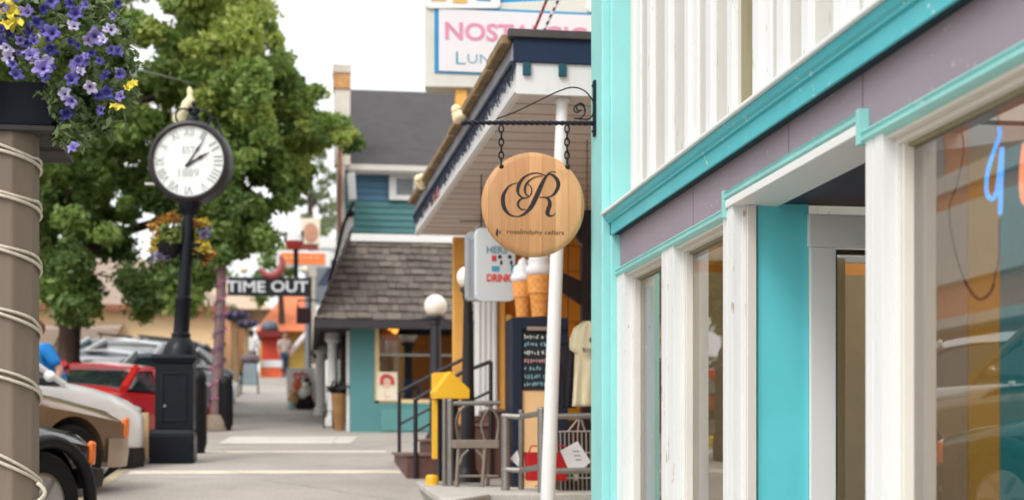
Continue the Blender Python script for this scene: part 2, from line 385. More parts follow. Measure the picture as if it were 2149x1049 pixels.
# frieze: above windows and above the recess
YR0, YR1 = YX(1803, 1.72), YX(1515, 1.72)
m = M(); m.bx(1.752, 2.0, YR1, YE, H(.955), H(1.19)); m.bx(1.7525, 2.0, YR0 + .012, YR1 - .001, H(1.02), H(1.19)); m.bx(1.752, 2.0, YB, YR0 + .011, H(.955), H(1.19))
m.build('frieze', MAUVE, shop)
def mold(y0, y1, zb, zt):
    ps = [(1.752, zb), (1.738, zb + .002), (1.722, zb + .012), (1.722, zb + .020), (1.729, zb + .023), (1.729, zb + .033), (1.722, zb + .036), (1.735, zt - .002), (1.752, zt)]
    return [[(x_, y, H(z)) for x_, z in ps] for y in (y0, y1)]
m = M(); m.loft(mold(YR1, YE - .01, .936, .985)); m.loft(mold(YB, YR0, .936, .985)); m.loft(mold(YR0, YR1, 1.006, 1.046))
m.bx(1.719, 1.7515, YR0 - .003, YR0 + .026, H(.938), H(1.049)); m.bx(1.719, 1.7515, YR1 - .022, YR1 + .003, H(.938), H(1.049))
m.build('molding', TEALM, shop, smooth=True)
m = M(); m.bx(1.726, 1.93, YR0 + .03, YR1 - .026, H(.975), H(1.008)); m.build('recess_soffit', WHITE2, shop, bevel=.003)
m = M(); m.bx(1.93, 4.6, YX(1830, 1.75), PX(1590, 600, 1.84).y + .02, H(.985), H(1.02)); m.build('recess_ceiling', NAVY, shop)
# header boards above the glass
YP = {k_: YX(p, 1.735) for k_, p in (('0', 1291), ('1', 1388), ('2', 1517), ('3', 1816))}
m = M(); m.bx(1.75, 1.84, YP['2'] - .06, YE, H(.925), H(.953)); m.bx(1.75, 1.84, YB, YP['3'], H(.925), H(.953)); m.bx(1.778, 1.84, YP['2'] - .06, YE, H(.908), H(.9245)); m.bx(1.778, 1.84, YB, YP['3'], H(.908), H(.9245)); m.build('window_header', CREAM, shop)
m = M(); m.bx(1.806, 1.845, YP['2'] - .06, YE - .1, H(.897), H(.9075)); m.bx(1.806, 1.845, YB, YP['3'] - .1, H(.897), H(.9075)); m.build('window_header', mat('tan_bead', C(150, 140, 110), .6), shop)  # narrow tan bead below the cream header
def pilaster(yfar, pxn, zt):
    yn = YX(pxn, 1.735); zb = gz(yfar) - .3; w_ = yfar - yn; m = M()
    m.bx(1.738, 1.776, yn, yfar, zb, zt)
    for t0, t1 in ((.0, .46), (.54, 1)): m.bx(1.735, 1.7381, yn + w_ * t0 + .001, yn + w_ * t1 - .001, zb, zt)
    m.bx(1.776, 1.79, yn - .012, yfar - .002, zb, zt)
    m.build('pilaster', WHITE, shop, bevel=.003)
    m = M(); m.bx(1.7905, 1.828, yn - .03, yfar - .004, zb, zt - .001); m.build('window_jamb', CREAM, shop, bevel=.002)
    return yn - .03
YJ = {}
for k_, pn in (('0', 1309), ('1', 1413), ('2', 1537), ('3', 1852)): YJ[k_] = pilaster(YP[k_], pn, H(.953) if k_ != '2' else H(.975))
YP4 = YP['3'] - 2.6; YJ['4'] = pilaster(YP4, 5200, H(.953))
GX = 1.822
for y0_, y1_ in ((YP['1'] - .005, YJ['0']), (YP['2'] - .005, YJ['1']), (YP4, YJ['3']), (YB, YJ['4'])):
    m = M(); m.add([(GX, y1_, gz(2) + .45), (GX, y0_, gz(2) + .45), (GX, y0_, H(.90)), (GX, y1_, H(.90))], [(0, 1, 2, 3)]); m.build('window', GLASS, shop, recalc=False)
m = M()
m.bx(1.75, 1.82, YP['2'] - .08, YE, gz(2) - .6, gz(6) + .42); m.bx(1.75, 1.82, YB, YP['3'], gz(0) - .6, gz(2) + .42); m.build('stall_riser', TEALL, shop, bevel=.004)
# the recessed entrance: a side wall facing along the street with the door in it
YT = PX(1590, 600, 1.84).y
xa, xb, xc_, xd = [PY(p, 600, YT).x for p in (1587, 1697, 1751, 1900)]
zT = PY(1640, 449, YT).z; zB = gz(YT) - .3
m = M(); m.bx(1.84, xb, YT, YT + .10, zB, H(.985)); m.bx(xd + .25, 4.6, YT, YT + .1, zB, H(.985)); m.build('recess_wall', mat('recess_teal_paint', C(104, 214, 222), .45, .05, 3, .08, 25), shop)
zH0, zH1 = PY(1740, 452, YT).z, PY(1740, 520, YT).z
m = M(); m.bx(xb - .008, xd + .3, YT - .03, YT - .001, zH1, zH0); m.bx(xb, xc_, YT - .022, YT - .001, zB, zH1 - .001); m.bx(xd + .12, xd + .24, YT - .022, YT - .001, zB, zH1 - .001); m.build('door_casing', WHITE2, shop, bevel=.004)
zD = PY(1770, 531, YT).z
m = M(); m.bx(xc_ + .002, xd + .118, YT + .02, YT + .06, zD, zH1 - .003); m.bx(xc_ + .002, xc_ + .02, YT + .02, YT + .06, zB, zD); m.bx(xd + .05, xd + .118, YT + .02, YT + .06, zB, zD); dr = m.build('door', mat('dark_door_frame', C(52, 44, 38), .4), shop)
m = M(); m.add([(xc_ + .02, YT + .04, zB), (xd + .05, YT + .04, zB), (xd + .05, YT + .04, zD), (xc_ + .02, YT + .04, zD)], [(0, 1, 2, 3)]); m.build('pane', GLASS, dr, recalc=False)
m = M(); m.bx(4.3, 4.4, YP['3'] - .1, YT + .1, zB, H(.985)); m.bx(1.84, 4.6, YP['3'] - .10, YP['3'] - .06, zB, H(.985)); m.build('recess_back_wall', WHITE2, shop)
m = M(); m.bx(1.713, 1.7515, YB, YE - .002, H(1.1725), H(1.20)); m.build('painted_shade_strip', mat('cornice_shade_paint', C(10, 44, 52), .8), shop)  # dark teal strip paints in the shade line under the cornice
m = M(); yy_ = PX(1655, 300, 1.752).y
for y_ in (yy_, YR0 + .05, yy_ + 1.3, 2.2): m.bx(1.7508, 1.7522, y_ - .002, y_ + .002, H(.99), H(1.172))
m.build('board_seam', mat('mauve_seam', C(116, 104, 114), .7), shop)
m = M(); m.bx(xc_ + .02, xc_ + .11, YT + .16, YT + .2, zB, zD); m.build('door_curtain', mat('golden_curtain', C(250, 200, 110), .7, .06, 4), dr)
# room behind the glass
m = M()
m.bx(4.4, 4.5, YT + .1, YF, zB, H(1.0)); m.bx(1.94, 4.5, YF - .1, YF - .002, zB, H(1.0)); m.bx(4.4, 4.5, YB, YP['3'] - .13, zB, H(1.0)); m.bx(1.94, 4.5, YB - .05, YB, zB, H(1.0))
m.build('inner_wall', mat('inner_wall_paint', C(206, 172, 122), .7), shop)
m = M(); m.bx(4.5, 7.9, YB, YF, H(1.02), H(1.06)); m.build('inner_ceiling', mat('ceiling_board', C(190, 176, 150), .7), shop)  # ceiling left off the front rooms so daylight falls in from above
m = M(); m.bx(1.94, 4.5, YB, YP['3'] - .14, gz(3) - .2, gz(3) + .05); m.bx(1.94, 4.5, YT + .1, YF, gz(6) - .2, gz(6) + .05); m.build('inner_floor', mat('wood_floor', C(150, 110, 70), .5), shop)
m = M(); m.bx(5.2, 8, YB, YF, H(4.5), H(4.65)); m.bx(5.2, 5.3, YB, YF, H(1.1), H(4.5)); m.bx(7.9, 8, YB, YF, zB - .5, H(4.5)); m.bx(2.0, 8, YF - .06, YF - .004, H(1.08), H(4.5)); m.build('shell', OLDW, shop)  # unseen roof, left open in front as an added light well for the display
# display panels behind the right hand window
AX, AY = 1.835, YP['3'] - .115     # the display boards stand at 45 degrees to the glass
def diag(px):
    u = (px - CX) / FP; tn = math.tan(math.atan(u) + TH); return (AY * tn - AX) / (.7071 * (1 + tn))
def panel(px0, px1, rgb, nm, lab):
    m = M(); t0, t1 = diag(px0), diag(px1); q = [(AX + t * .7071 + o_, AY - t * .7071 + o_) for t, o_ in ((t0, 0), (t1, 0), (t1, .02), (t0, .02))]
    m.loft([[(a, b_, z) for a, b_ in q] for z in (gz(3) + .05, H(.885))]); o = m.build('display_board', mat(nm, rgb, .55, .1, 3), None)
    return tag(o, lab, 'panel', 'display panels in the shop window')
panel(1944, 1964, C(236, 196, 120), 'ochre_strip', 'narrow ochre panel beside the window jamb')
panel(1965, 2031, C(222, 196, 160), 'taupe_panel', 'taupe brown panel behind the large window glass')
panel(2032, 2098, C(254, 194, 84), 'ochre_panel', 'wide ochre yellow panel behind the large window')
panel(2099, 2420, C(46, 180, 192), 'teal_panel', 'deep teal panel at the right end of the window')
m = M(); y1_, y0_ = YX(1352, 1.86), YX(1364, 1.86); m.bx(1.86, 1.88, y0_, y1_, gz(6), H(.86)); tag(m.build('display_board', TEAL, None), 'narrow turquoise board inside the far shop window', 'panel', 'display panels in the shop window')
tb = thing('display_table', (2.45, YX(1475, 2.45), gz(6) + .05), 'low wooden display table inside the narrow shop window', 'table')
b0 = tb.location; m = M(); m.bx(2.15, 2.75, b0.y - .45, b0.y + .45, gz(6) + .5, gz(6) + .55); m.build('table_top', mat('pale_wood', C(206, 160, 100), .5), tb, bevel=.004)
for sx in (2.2, 2.7):
    for sy in (-.4, .4): m = M(); m.bx(sx - .025, sx + .025, b0.y + sy - .025, b0.y + sy + .025, gz(6) + .05, gz(6) + .498); m.build('leg', mat('pale_wood', C(206, 160, 100), .5), tb)
# neon tube hanging in the window
XN = 1.88
def tw(px, py, X=XN): return PX(px, py, X)
nq = catmull([(2096, 268), (2098, 285), (2085, 320), (2072, 365), (2071, 405), (2082, 418), (2092, 400), (2099, 350), (2103, 310), (2101, 380), (2099, 450)], 6)
neon = thing('neon_sign', tw(2098, 450), 'bright blue handwritten neon tube hanging in the large window', 'neon sign')
m = M(); m.tube([tw(*q) for q in nq], .006, 8); m.build('blue_tube', mat_emit('blue_neon', C(70, 165, 245), .75), neon, smooth='all')
oq = [(2152, 300), (2146, 345), (2145, 400), (2154, 425)]
m = M(); m.tube([tw(*q) for q in catmull(oq + [(2175, 380), (2180, 310), (2160, 290)], 5)], .008, 8); m.build('orange_tube', mat_emit('orange_neon', C(240, 150, 112), .6), neon, smooth='all')
m = M(); m.tube([tw(2097, 268), tw(2094, 240), tw(2096, 210)], .0015, 5); m.tube([tw(2160, 300), tw(2158, 200)], .0015, 5); m.build('hanger', BLACKP, neon)
m = M(); m.tube([tw(*q) for q in catmull([(2018, 228), (2018, 270), (2022, 320), (2008, 390), (1992, 440), (2003, 520), (2025, 590), (2045, 622), (2062, 628), (2080, 612), (2090, 570), (2096, 540), (2097, 460)], 6)], .0022, 6)
m.tube([tw(*q) for q in catmull([(2026, 592), (2044, 620), (2060, 628), (2078, 614), (2086, 595)], 6)], .0045, 6)
tag(m.build('drooping_cable', BLACKP, None, smooth='all'), 'thin black cable drooping in a loop inside the large window', 'cable')
# ------------------------------------------------------------------ bracket and hanging round sign
YS_ = YX(1250, 1.655); S = lambda px, py, dy=0: PY(px, py, YS_) + Vector((0, dy, 0))
br = thing('sign_bracket', (1.655, YS_, S(1250, 285).z), 'black twisted iron bracket with scroll, fixed to the turquoise corner post', 'bracket')
m = M(); a, b = S(974, 258), S(1249, 259); loops = []
for i in range(121):
    t = i / 120; p = a.lerp(b, t); an = t * 34; r_ = .0135
    loops.append([p + Vector((0, math.cos(an + q) * r_, math.sin(an + q) * r_)) for q in (0, 1.5708, 3.1416, 4.7124)])
m.loft(loops); m.ball(a, .017, 8, 6); m.build('bar', DKIRON, br, smooth=True)
m = M(); p0, p1 = S(1250, 170), S(1250, 287); m.bx(1.640, 1.6545, YS_ - .02, YS_ + .02, p1.z, p0.z)
for z in (p1.z + .03, p0.z - .03): m.ball((1.638, YS_, z), .008, 8, 5)
m.build('wall_plate', DKIRON, br, bevel=.002)
m = M(); m.tube([S(*q) for q in catmull([(1042, 250), (1080, 236), (1130, 212), (1170, 193), (1200, 184), (1225, 190), (1243, 210), (1249, 232)], 6)], .0042, 7)
m.tube([S(*q) for q in catmull([(1221, 232), (1212, 232), (1210, 224), (1217, 217), (1226, 222), (1226, 234), (1215, 246), (1202, 240), (1198, 228), (1204, 214)][:6][::1] + [(1225, 220)][:0], 6)], .0045, 7)
sp = [(1213 + (3 + 1.15 * k_) * math.cos(.6 + k_ * .55), 231 + (3 + 1.15 * k_) * math.sin(.6 + k_ * .55)) for k_ in range(15)]
m.tube([S(*q) for q in catmull(sp + [(1236, 250), (1247, 232)], 5)], .0045, 7); m.build('scroll', DKIRON, br, smooth='all')
rr = (S(1228, 430).x - S(1012, 430).x) / 2; sc_c = S(1119, 430)
sg = thing('hanging_sign', (sc_c.x, YS_, sc_c.z - rr), 'round wooden sign with black script letter hanging by chains from the iron bracket', 'sign')
mtf = Matrix(((1, 0, 0), (0, 0, -1), (0, 1, 0)))      # local z -> -Y
m = M(); m.lathe([(.001, -.024), (rr - .006, -.024), (rr, -.017), (rr, .004), (rr - .010, .016), (rr - .034, .0225), (.001, .0225)], sc_c, 72, mtf)
m.build('board', WOOD, sg, smooth=True)
fn = lambda x, y, d: S(1000 + x / 4.371, 310 + y / 4.371, -.0225 - d)
INK = mat('burnt_black_ink', C(30, 22, 26), .5, .1, 20)
m = M()
for st_ in ([(725, 235, 3), (690, 228, 4), (655, 245, 8), (620, 290, 14), (580, 370, 20), (545, 450, 22), (500, 540, 20), (450, 600, 14), (400, 630, 8), (360, 637, 5), (300, 620, 10), (255, 570, 17), (238, 510, 19), (240, 450, 17), (265, 395, 12), (300, 355, 7), (350, 335, 4), (378, 328, 3)],
            [(632, 266, 4), (580, 246, 5), (520, 241, 6), (450, 265, 8), (400, 315, 14), (374, 380, 15), (380, 430, 11), (410, 460, 7), (450, 468, 5), (482, 450, 5), (500, 410, 6), (492, 365, 5), (470, 343, 4)],
            [(600, 268, 3), (560, 270, 4), (500, 292, 6), (452, 340, 10), (437, 390, 10), (450, 435, 7), (478, 452, 4)],
            [(450, 466, 4), (405, 475, 7), (375, 510, 10), (382, 550, 9), (412, 573, 6), (445, 570, 3)],
            [(640, 262, 5), (670, 252, 7), (705, 268, 13), (738, 312, 18), (742, 362, 18), (718, 415, 14), (680, 450, 8), (630, 462, 5), (572, 462, 4)],
            [(600, 461, 4), (635, 465, 9), (660, 490, 15), (665, 530, 18), (650, 575, 19), (645, 610, 18), (665, 630, 10), (695, 628, 5), (720, 603, 3)]):
    m.ribbon(st_, lambda x, y, d, i_=len(m.v): fn(x, y, d + .0002 * (i_ % 7)), .0016)
m.build('script_letter', INK, sg)
m = M(); wv = lambda px: (px / 4.371) / FP * sc_c.y / ct
m.text('rosalindphy cellars', fn(535, 785, .001), wv(530), wv(54), .002); m.build('small_lettering', mat('faded_ink', C(96, 66, 44), .6, .1, 9), sg)
m = M(); m.ribbon([(182, 745, 3), (186, 770, 9), (180, 795, 10), (188, 815, 3)], lambda x, y, d: fn(x, y, d), .0016); m.ribbon([(205, 765, 3), (212, 780, 5), (204, 795, 3)], lambda x, y, d: fn(x, y, d), .0016); m.build('leaf_mark', INK, sg)
for px in (1052, 1190):
    m = M(); z0, z1 = S(px, 264).z, S(px, 347).z; n = 6; L = (z0 - z1) / n; x_ = S(px, 300).x
    for i in range(n):
        zc = z0 - L * (i + .5); ax = Vector((1, 0, 0)) if i % 2 == 0 else Vector((.25, 1, 0)).normalized()
        m.tube([Vector((x_, YS_, zc)) + ax * (.0135 * math.cos(k_ * .6283)) + Vector((0, 0, L * .62 * math.sin(k_ * .6283))) for k_ in range(10)], .0048, 6, True)
    m.ball((x_, YS_ - .012, z1 - .012), .016, 10, 7, (1, .9, 1)); m.build('chain', DKIRON, sg, smooth='all')

# ------------------------------------------------------------------ canopy shop behind it
An = P(1080, 195, 10.0); Bf = P(871, 494, 16.8); An.z = Bf.z = 0
ed = (Bf - An).normalized(); en = Vector((-ed.y, ed.x, 0)); XR = 3.6
ice = thing('ice_cream_shop', (2.4, 13, gz(13)), 'ice cream shop with deep white and navy canopy and orange walls', 'shop')
def E(t, out, h): p = An.lerp(Bf, t) + en * out; return Vector((p.x, p.y, H(h)))
def eb(m, t0, t1, o0, o1, h0, h1): m.loft([[E(t, o0, h0), E(t, o1, h0), E(t, o1, h1), E(t, o0, h1)] for t in (t0, t1)])
SOFF = mat('soffit_board', C(214, 208, 204), .7, .06, 2, .25, 9, stretch=(.3, 1, 1), dirt=C(160, 140, 124))
m = M(); m.prism([(An.x, An.y, H(2.452)), (Bf.x, Bf.y, H(2.452)), (XR, Bf.y, H(2.452)), (XR, An.y, H(2.452))], (0, 0, .03)); m.build('soffit', SOFF, ice)
m = M()
for i in range(1, 22):
    y = An.y + (Bf.y - An.y) * i / 22; x0_ = An.x + (Bf.x - An.x) * i / 22 + .06; m.bx(x0_, XR, y - .006, y + .006, H(2.4485), H(2.453))
m.build('soffit_seam', mat('seam_brown', C(150, 132, 116), .8), ice)  # thin brown strips mark the joints between soffit boards
m = M(); m.prism([(An.x - .03, An.y + .03, H(2.82)), (Bf.x - .03, Bf.y, H(2.82)), (XR, Bf.y, H(2.83)), (XR, An.y + .03, H(2.83))], (0, 0, .03)); m.build('roof', mat('roof_felt', C(92, 84, 78), .9, .15, 4), ice)
TAN = mat('weathered_gutter', C(140, 116, 82), .8, .35, 7, .3, 20, dirt=C(74, 58, 46))
m = M()
for i in range(9):
    t0, t1 = i / 9 + .004, (i + 1) / 9 - .004; eb(m, t0, t1, .015, .085 + random.uniform(-.008, .008), 2.795, 2.855 + random.uniform(-.01, .01))
m.build('gutter', TAN, ice, bevel=.008)
for t in (.33, .80):
    m = M()
    for q in range(6): m.ball(E(t + random.uniform(-.012, .012), .09 + random.uniform(-.03, .03), 2.83 + random.uniform(-.06, .05)), .045, 8, 6)
    m.build('eave_ornament', mat('cream_ornament', C(236, 216, 176), .7, .1, 9), ice, smooth='all')
GREYF = mat('grey_fascia', C(150, 152, 158), .6, .12, 2, .2, 12, dirt=C(120, 120, 126))
m = M(); eb(m, 0, 1, -.02, .012, 2.665, 2.80); m.build('fascia', GREYF, ice)
NAVB = mat('deep_blue_board', C(6, 34, 66), .7, .4, 1.6, .1, 20, dirt=C(5, 48, 60))
m = M(); eb(m, .0, 1, .004, .03, 2.645, 2.672); m.build('trim_line', mat('navy_trim', C(34, 48, 72), .5), ice)
m = M(); eb(m, 0, 1, -.05, -.012, 2.44, 2.668); m.build('frieze_board', WHITE, ice)
m = M(); FR = mat('dark_icicle_wire', C(44, 52, 74), .6, .3, 20)
for i in range(190):
    t = i / 190 + random.uniform(0, .004); ln = random.choice((.05, .075, .10, .12)) * (1 if t < .45 else 1.15); p = E(t, .012, 2.648)
    m.tube([p, p + Vector((random.uniform(-.01, .01), random.uniform(-.01, .01), -ln * .6)), p + Vector((random.uniform(-.02, .02), random.uniform(-.02, .02), -ln))], [.009, .008, .006], 4)
m.build('icicle_lights', FR, ice)
for t, q in ((.66, .3), (.70, .25), (.74, .3)):
    m = M(); eb(m, t, t + .012, .0, .012, 2.50, 2.62)
    m.build('hanging_tag', mat('pale_red_tag', C(190, 120, 110), .7), ice)
# near end of the canopy, facing the camera
y = An.y
m = M(); m.bx(An.x - .05, XR, y - .055, y + .02, H(2.827), H(2.885)); m.build('end_roof_edge', mat('dark_roof_edge', C(70, 66, 64), .6, .15, 5), ice, bevel=.006)
m = M(); m.bx(An.x - .012, XR, y - .03, y - .001, H(2.66), H(2.826)); m.build('end_board', NAVB, ice, bevel=.003)
m = M(); m.bx(An.x + .012, XR, y - .012, y + .03, H(2.442), H(2.659)); m.build('end_panel', WHITE, ice)
m = M()
for px in (1096, 1171, 1248):
    a = PY(px, 150, y).x; m.bx(a, a + .056, y - .04, y - .0125, H(2.57), H(2.657))
m.build('dentil', mat('dark_teal_dentil', C(14, 78, 94), .5), ice, bevel=.003)
# posts
m = M(); m.rect(952, 497, 980, 985, Bf.y - .02, .16); m.build('post', AMBER, ice, bevel=.006)
pt = P(1180, 216, 10.15); pb = P(1149, 1060, 10.15)
pl = thing('canopy_pole', (pb.x, pb.y, gz(pb.y)), 'leaning white round pole holding up the near end of the canopy', 'pole')
gbz = gz(pb.y) + .37
m = M(); m.tube([(pb.x - .01, pb.y, gz(pb.y)), tuple(pb), tuple(pb.lerp(pt, .5)), tuple(pt)], [.054, .052, .048, .042], 20); m.build('shaft', WHITE2, pl, smooth=True)
m = M(); m.bx(pt.x - .048, pt.x + .048, pt.y - .045, pt.y + .045, pt.z, pt.z + .012); m.bx(pt.x - .038, pt.x + .038, pt.y - .04, pt.y + .04, pt.z + .013, H(2.446)); m.build('cap', WHITE2, pl, bevel=.003)
# walls
YW = 15.6
m = M(); xw = PY(1046, 600, YW).x; m.bx(xw, XR + 2, YW, YW + .15, H(.26), H(2.45)); m.bx(XR + .0, XR + .1, An.y + .1, YW, H(-.4), H(2.45)); m.build('wall', ORANGEW, ice)
m = M()
for i in range(7):
    z = H(.5 + i * .28); m.bx(xw, XR, YW - .008, YW - .001, z, z + .012)
m.build('board_seam', mat('ochre_seam', C(176, 112, 30), .6), ice)
m = M(); m.bx(xw - .3, XR + 2, YW + .002, YW + .16, gz(YW) - .5, H(.258)); m.build('base_wall', mat('brown_base', C(84, 58, 50), .7, .15, 3), ice)
m = M(); m.rect(1000, 470, 1044, 872, YW - .25, .22)
for k_ in range(4): m.rect(1003 + k_ * 11, 475, 1008 + k_ * 11, 868, YW - .262, .01)
m.build('pilaster', WHITE, ice, bevel=.006)
m = M(); m.rect(1046, 470, 1060, 1000, YW - .2, .18); m.rect(1062, 660, 1074, 1000, YW - .2, .18); m.build('door_trim', AMBER, ice, bevel=.004)
m = M(); m.bx(XR + .1, XR + 2.2, An.y + 2, 18.5, gz(14) - 1, H(2.8)); m.build('rear_block', ORANGEW, ice)
# dark timber post with braces under the canopy
Yt = 13.4; DKW = mat('dark_brown_timber', C(44, 34, 38), .6, .2, 5)
tp = PY(1237, 1000, Yt); tim = thing('timber_post', (tp.x, Yt, H(-.37)), 'dark brown timber post with two diagonal braces under the canopy', 'post')
m = M(); m.rect(1222, 440, 1262, 1012, Yt, .12); m.build('post_shaft', DKW, tim, bevel=.006)
for pts in ([(1204, 486), (1226, 462), (1262, 520), (1246, 545)], [(1160, 562), (1160, 598), (1222, 640), (1222, 590), (1212, 576), (1203, 578)][:4]):
    m = M(); m.prism([PY(a, b, Yt + .03) for a, b in pts], (0, .07, 0)); m.build('brace', DKW, tim)
m = M(); m.tube([PY(1208, 505, Yt + .02), PY(1243, 532, Yt + .02)], .008, 6); m.build('brace', mat('pale_batten', C(150, 130, 120), .7), tim)
# ------------------------------------------------------------------ deck, stairs, rails
zd = -.37
m = M(); DK = conc_mat('deck_concrete', C(196, 194, 186), 1.5)
lp = [(PY(922, 1000, 9.3).x, 9.3), (PY(872, 1000, 14.2).x, 14.2), (4.2, 14.2), (4.2, 10.45), (1.35, 10.45)]
lp[0] = (P(927, 1045, 9.7).x - .02, 9.2)
m.prism([(a, b, H(zd - .06)) for a, b in lp], (0, 0, .06)); dk = m.build('deck', DK, None, bevel=.012); struct(dk)
m = M(); CORR = mat('corrugated_skirt', C(150, 148, 138), .6, .2, 9, .1, metal=.2)
n = 90
for (x0_, y0_), (x1_, y1_) in ((lp[0], lp[1]), (lp[4], lp[0]), (lp[3], lp[4])):
    for i in range(n):
        t = (i + .5) / n; x_, y_ = x0_ + (x1_ - x0_) * t, y0_ + (y1_ - y0_) * t; m.tube([(x_ + .03, y_ + .02, gz(y_) - .05), (x_ + .03, y_ + .02, H(zd - .061))], .018, 6)
struct(m.build('deck_skirt', CORR, None, smooth=True))
Y0s, Y1s = 14.45, 16.5; xs0 = PY(846, 960, 15).x
sts = thing('porch_steps', (xs0 + .5, 15.4, gz(15)), 'brown painted steps with black handrails beside the amber post', 'steps')
BRN = mat('brown_step_paint', C(98, 66, 58), .6, .15, 4)
m = M()
for i in range(4): m.bx(xs0 + .29 * i, xs0 + .29 * i + (.29 if i < 3 else .6), Y0s, Y1s, gz(14) - .3, gz(15.5) + .15 * (i + 1))
m.build('stair_block', BRN, sts, bevel=.006)
m = M(); 
for i in range(4): m.bx(xs0 + .29 * i - .03, xs0 + .29 * i + .285, Y0s - .02, Y1s + .01, gz(15.5) + .15 * (i + 1) + .001, gz(15.5) + .15 * (i + 1) + .03)
m.build('tread', mat('tread_grey', C(120, 98, 88), .7, .15, 5), sts, bevel=.004)
IR = mat('black_rail', C(34, 34, 40), .4, .2, 9)
for Yr, a in ((14.42, [(872, 838), (968, 782), (1030, 758)]), (16.6, [(838, 822), (968, 755), (1028, 738), (1003, 740)])):
    m = M(); m.tube([PY(p, q, Yr) for p, q in a], .02, 8)
    m.tube([PY(a[0][0], a[0][1] + 68, Yr), PY(a[1][0], a[1][1] + 68, Yr), PY(a[2][0], a[2][1] + 62, Yr)], .014, 8)
    for p, q in (a[0], a[2]):
        e = PY(p, q, Yr); m.tube([e, (e.x, e.y, gz(Yr))], .022, 8)
    m.build('handrail', IR, sts, smooth=True)
def gpost(m, px, py0, Yr, r=.035, zb=None):
    e = PY(px, py0, Yr); m.tube([e, (e.x, e.y, H(zd) if zb is None else zb)], r, 10); m.ball(e, r * 1.08, 10, 6, (1, 1, .5))
r1 = thing('metal_railing', (PY(940, 900, 12.6).x, 12.6, H(zd)), 'grey metal railing beside the yellow roofed box on the deck', 'railing', 'grey metal railings on the deck')
m = M(); gpost(m, 933, 838, 12.6, .022); m.build('post', STEEL, r1, smooth=True); m = M(); gpost(m, 945, 840, 12.4, .03); e = PY(945, 1030, 12.4); m.bx(e.x - .07, e.x + .07, e.y - .07, e.y + .07, H(zd), H(zd) + .015); m.build('post', STEEL, r1, smooth=True)
m = M(); m.tube([PY(948, 846, 12.4), PY(1050, 845, 12.4)], .02, 8); m.build('top_bar', STEEL, r1, smooth=True)
r2 = thing('metal_railing', (PY(1095, 900, 10.9).x, 10.9, H(zd)), 'grey metal railing with ball caps between the kiosk and the white pole', 'railing', 'grey metal railings on the deck')
for p, q, Y_, r_ in ((1061, 872, 11.2, .036), (1094, 862, 11.4, .024), (1137, 858, 10.6, .034)): m = M(); gpost(m, p, q, Y_, r_); m.build('post', STEEL, r2, smooth=True)
for d_ in (0, 112):
    m = M(); m.tube([PY(1055, 872 + d_, 11.2), PY(1094, 874 + d_, 11.1), PY(1137, 866 + d_, 10.6)], .022, 8); m.build('bar', STEEL, r2, smooth=True)
r3 = thing('metal_railing', (PY(1215, 900, 10.6).x, 10.6, H(zd)), 'grey metal railing between the white pole and the turquoise corner', 'railing', 'grey metal railings on the deck')
for q in (874, 988):
    m = M(); m.tube([PY(1137, q, 10.6), PY(1330, q - 4, 10.6)], .022, 8); m.build('bar', STEEL, r3, smooth=True)
m = M(); gpost(m, 1320, 860, 10.6, .034); m.build('post', STEEL, r3, smooth=True)
# yellow roofed box
Yb = 12.9; bxz = PY(948, 1008, Yb)
yb = thing('leaflet_box', (bxz.x, Yb, H(zd)), 'black leaflet box with yellow gabled roof standing on the deck', 'leaflet box')
m = M(); m.rect(921, 836, 962, 1009, Yb + .02, .28); m.build('body', BLACKP, yb, bevel=.006)
m = M(); g0 = [(915, 836), (986, 836), (986, 816), (946, 778), (912, 822)]
f = [PY(a, b, Yb - .08) for a, b in g0]; m.prism(f, (-.03, .16, 0)); bk = [PY(a, b, Yb + .10) for a, b in [(909, 836), (909, 782), (944, 780), (944, 836)]]; m.prism(bk, (0, .2, 0)); m.build('gable_roof', YELLOW, yb, bevel=.006)
m = M(); m.rect(908, 838, 918, 962, Yb + .02, .1); m.build('side_trim', YELLOW, yb)
m = M(); e = PY(905, 1002, Yb); m.lathe([(.06, 0), (.06, .07), (.045, .09), (.001, .09)], (e.x, Yb - .1, H(zd)), 12); m.build('foot', YELLOW, yb)
# cafe chair
Yc = 12.1; e = PY(1000, 1000, Yc); ch = thing('cafe_chair', (e.x, Yc, H(zd)), 'worn metal chair with curved leg braces on the deck', 'chair')
WORN = mat('worn_chair_metal', C(142, 130, 120), .5, .15, 8, metal=.3)
m = M(); m.rect(953, 922, 1048, 940, Yc, .42); m.build('seat', WORN, ch, bevel=.008)
for px, dy in ((963, .02), (1018, .02), (975, .38), (1040, .38)):
    m = M(); a = PY(px, 940, Yc); m.tube([(a.x, Yc + dy, a.z), (a.x - .02, Yc + dy, H(zd))], .016, 8); m.build('leg', WORN, ch, smooth=True)
for px, sg_ in ((963, 1), (1018, -1)):
    m = M(); m.tube([PY(px + 1 * sg_, 975, Yc + .02), PY(px + 6 * sg_, 956, Yc + .02), PY(px + 20 * sg_, 942, Yc + .02)], .011, 6); m.build('leg_brace', WORN, ch, smooth=True)
m = M(); m.tube([PY(960, 998, Yc + .02), PY(1045, 998, Yc + .02)], .011, 6); m.build('stretcher', WORN, ch, smooth=True)
m = M(); m.tube([PY(*q, Yc + .4) for q in catmull([(962, 925), (958, 880), (975, 852), (1000, 846), (1026, 852), (1046, 880), (1042, 925)], 5)], .013, 7)
m.tube([PY(*q, Yc + .4) for q in catmull([(1018, 925), (1010, 890), (1022, 862), (1030, 858)], 5)], .010, 6); m.build('backrest', WORN, ch, smooth=True)
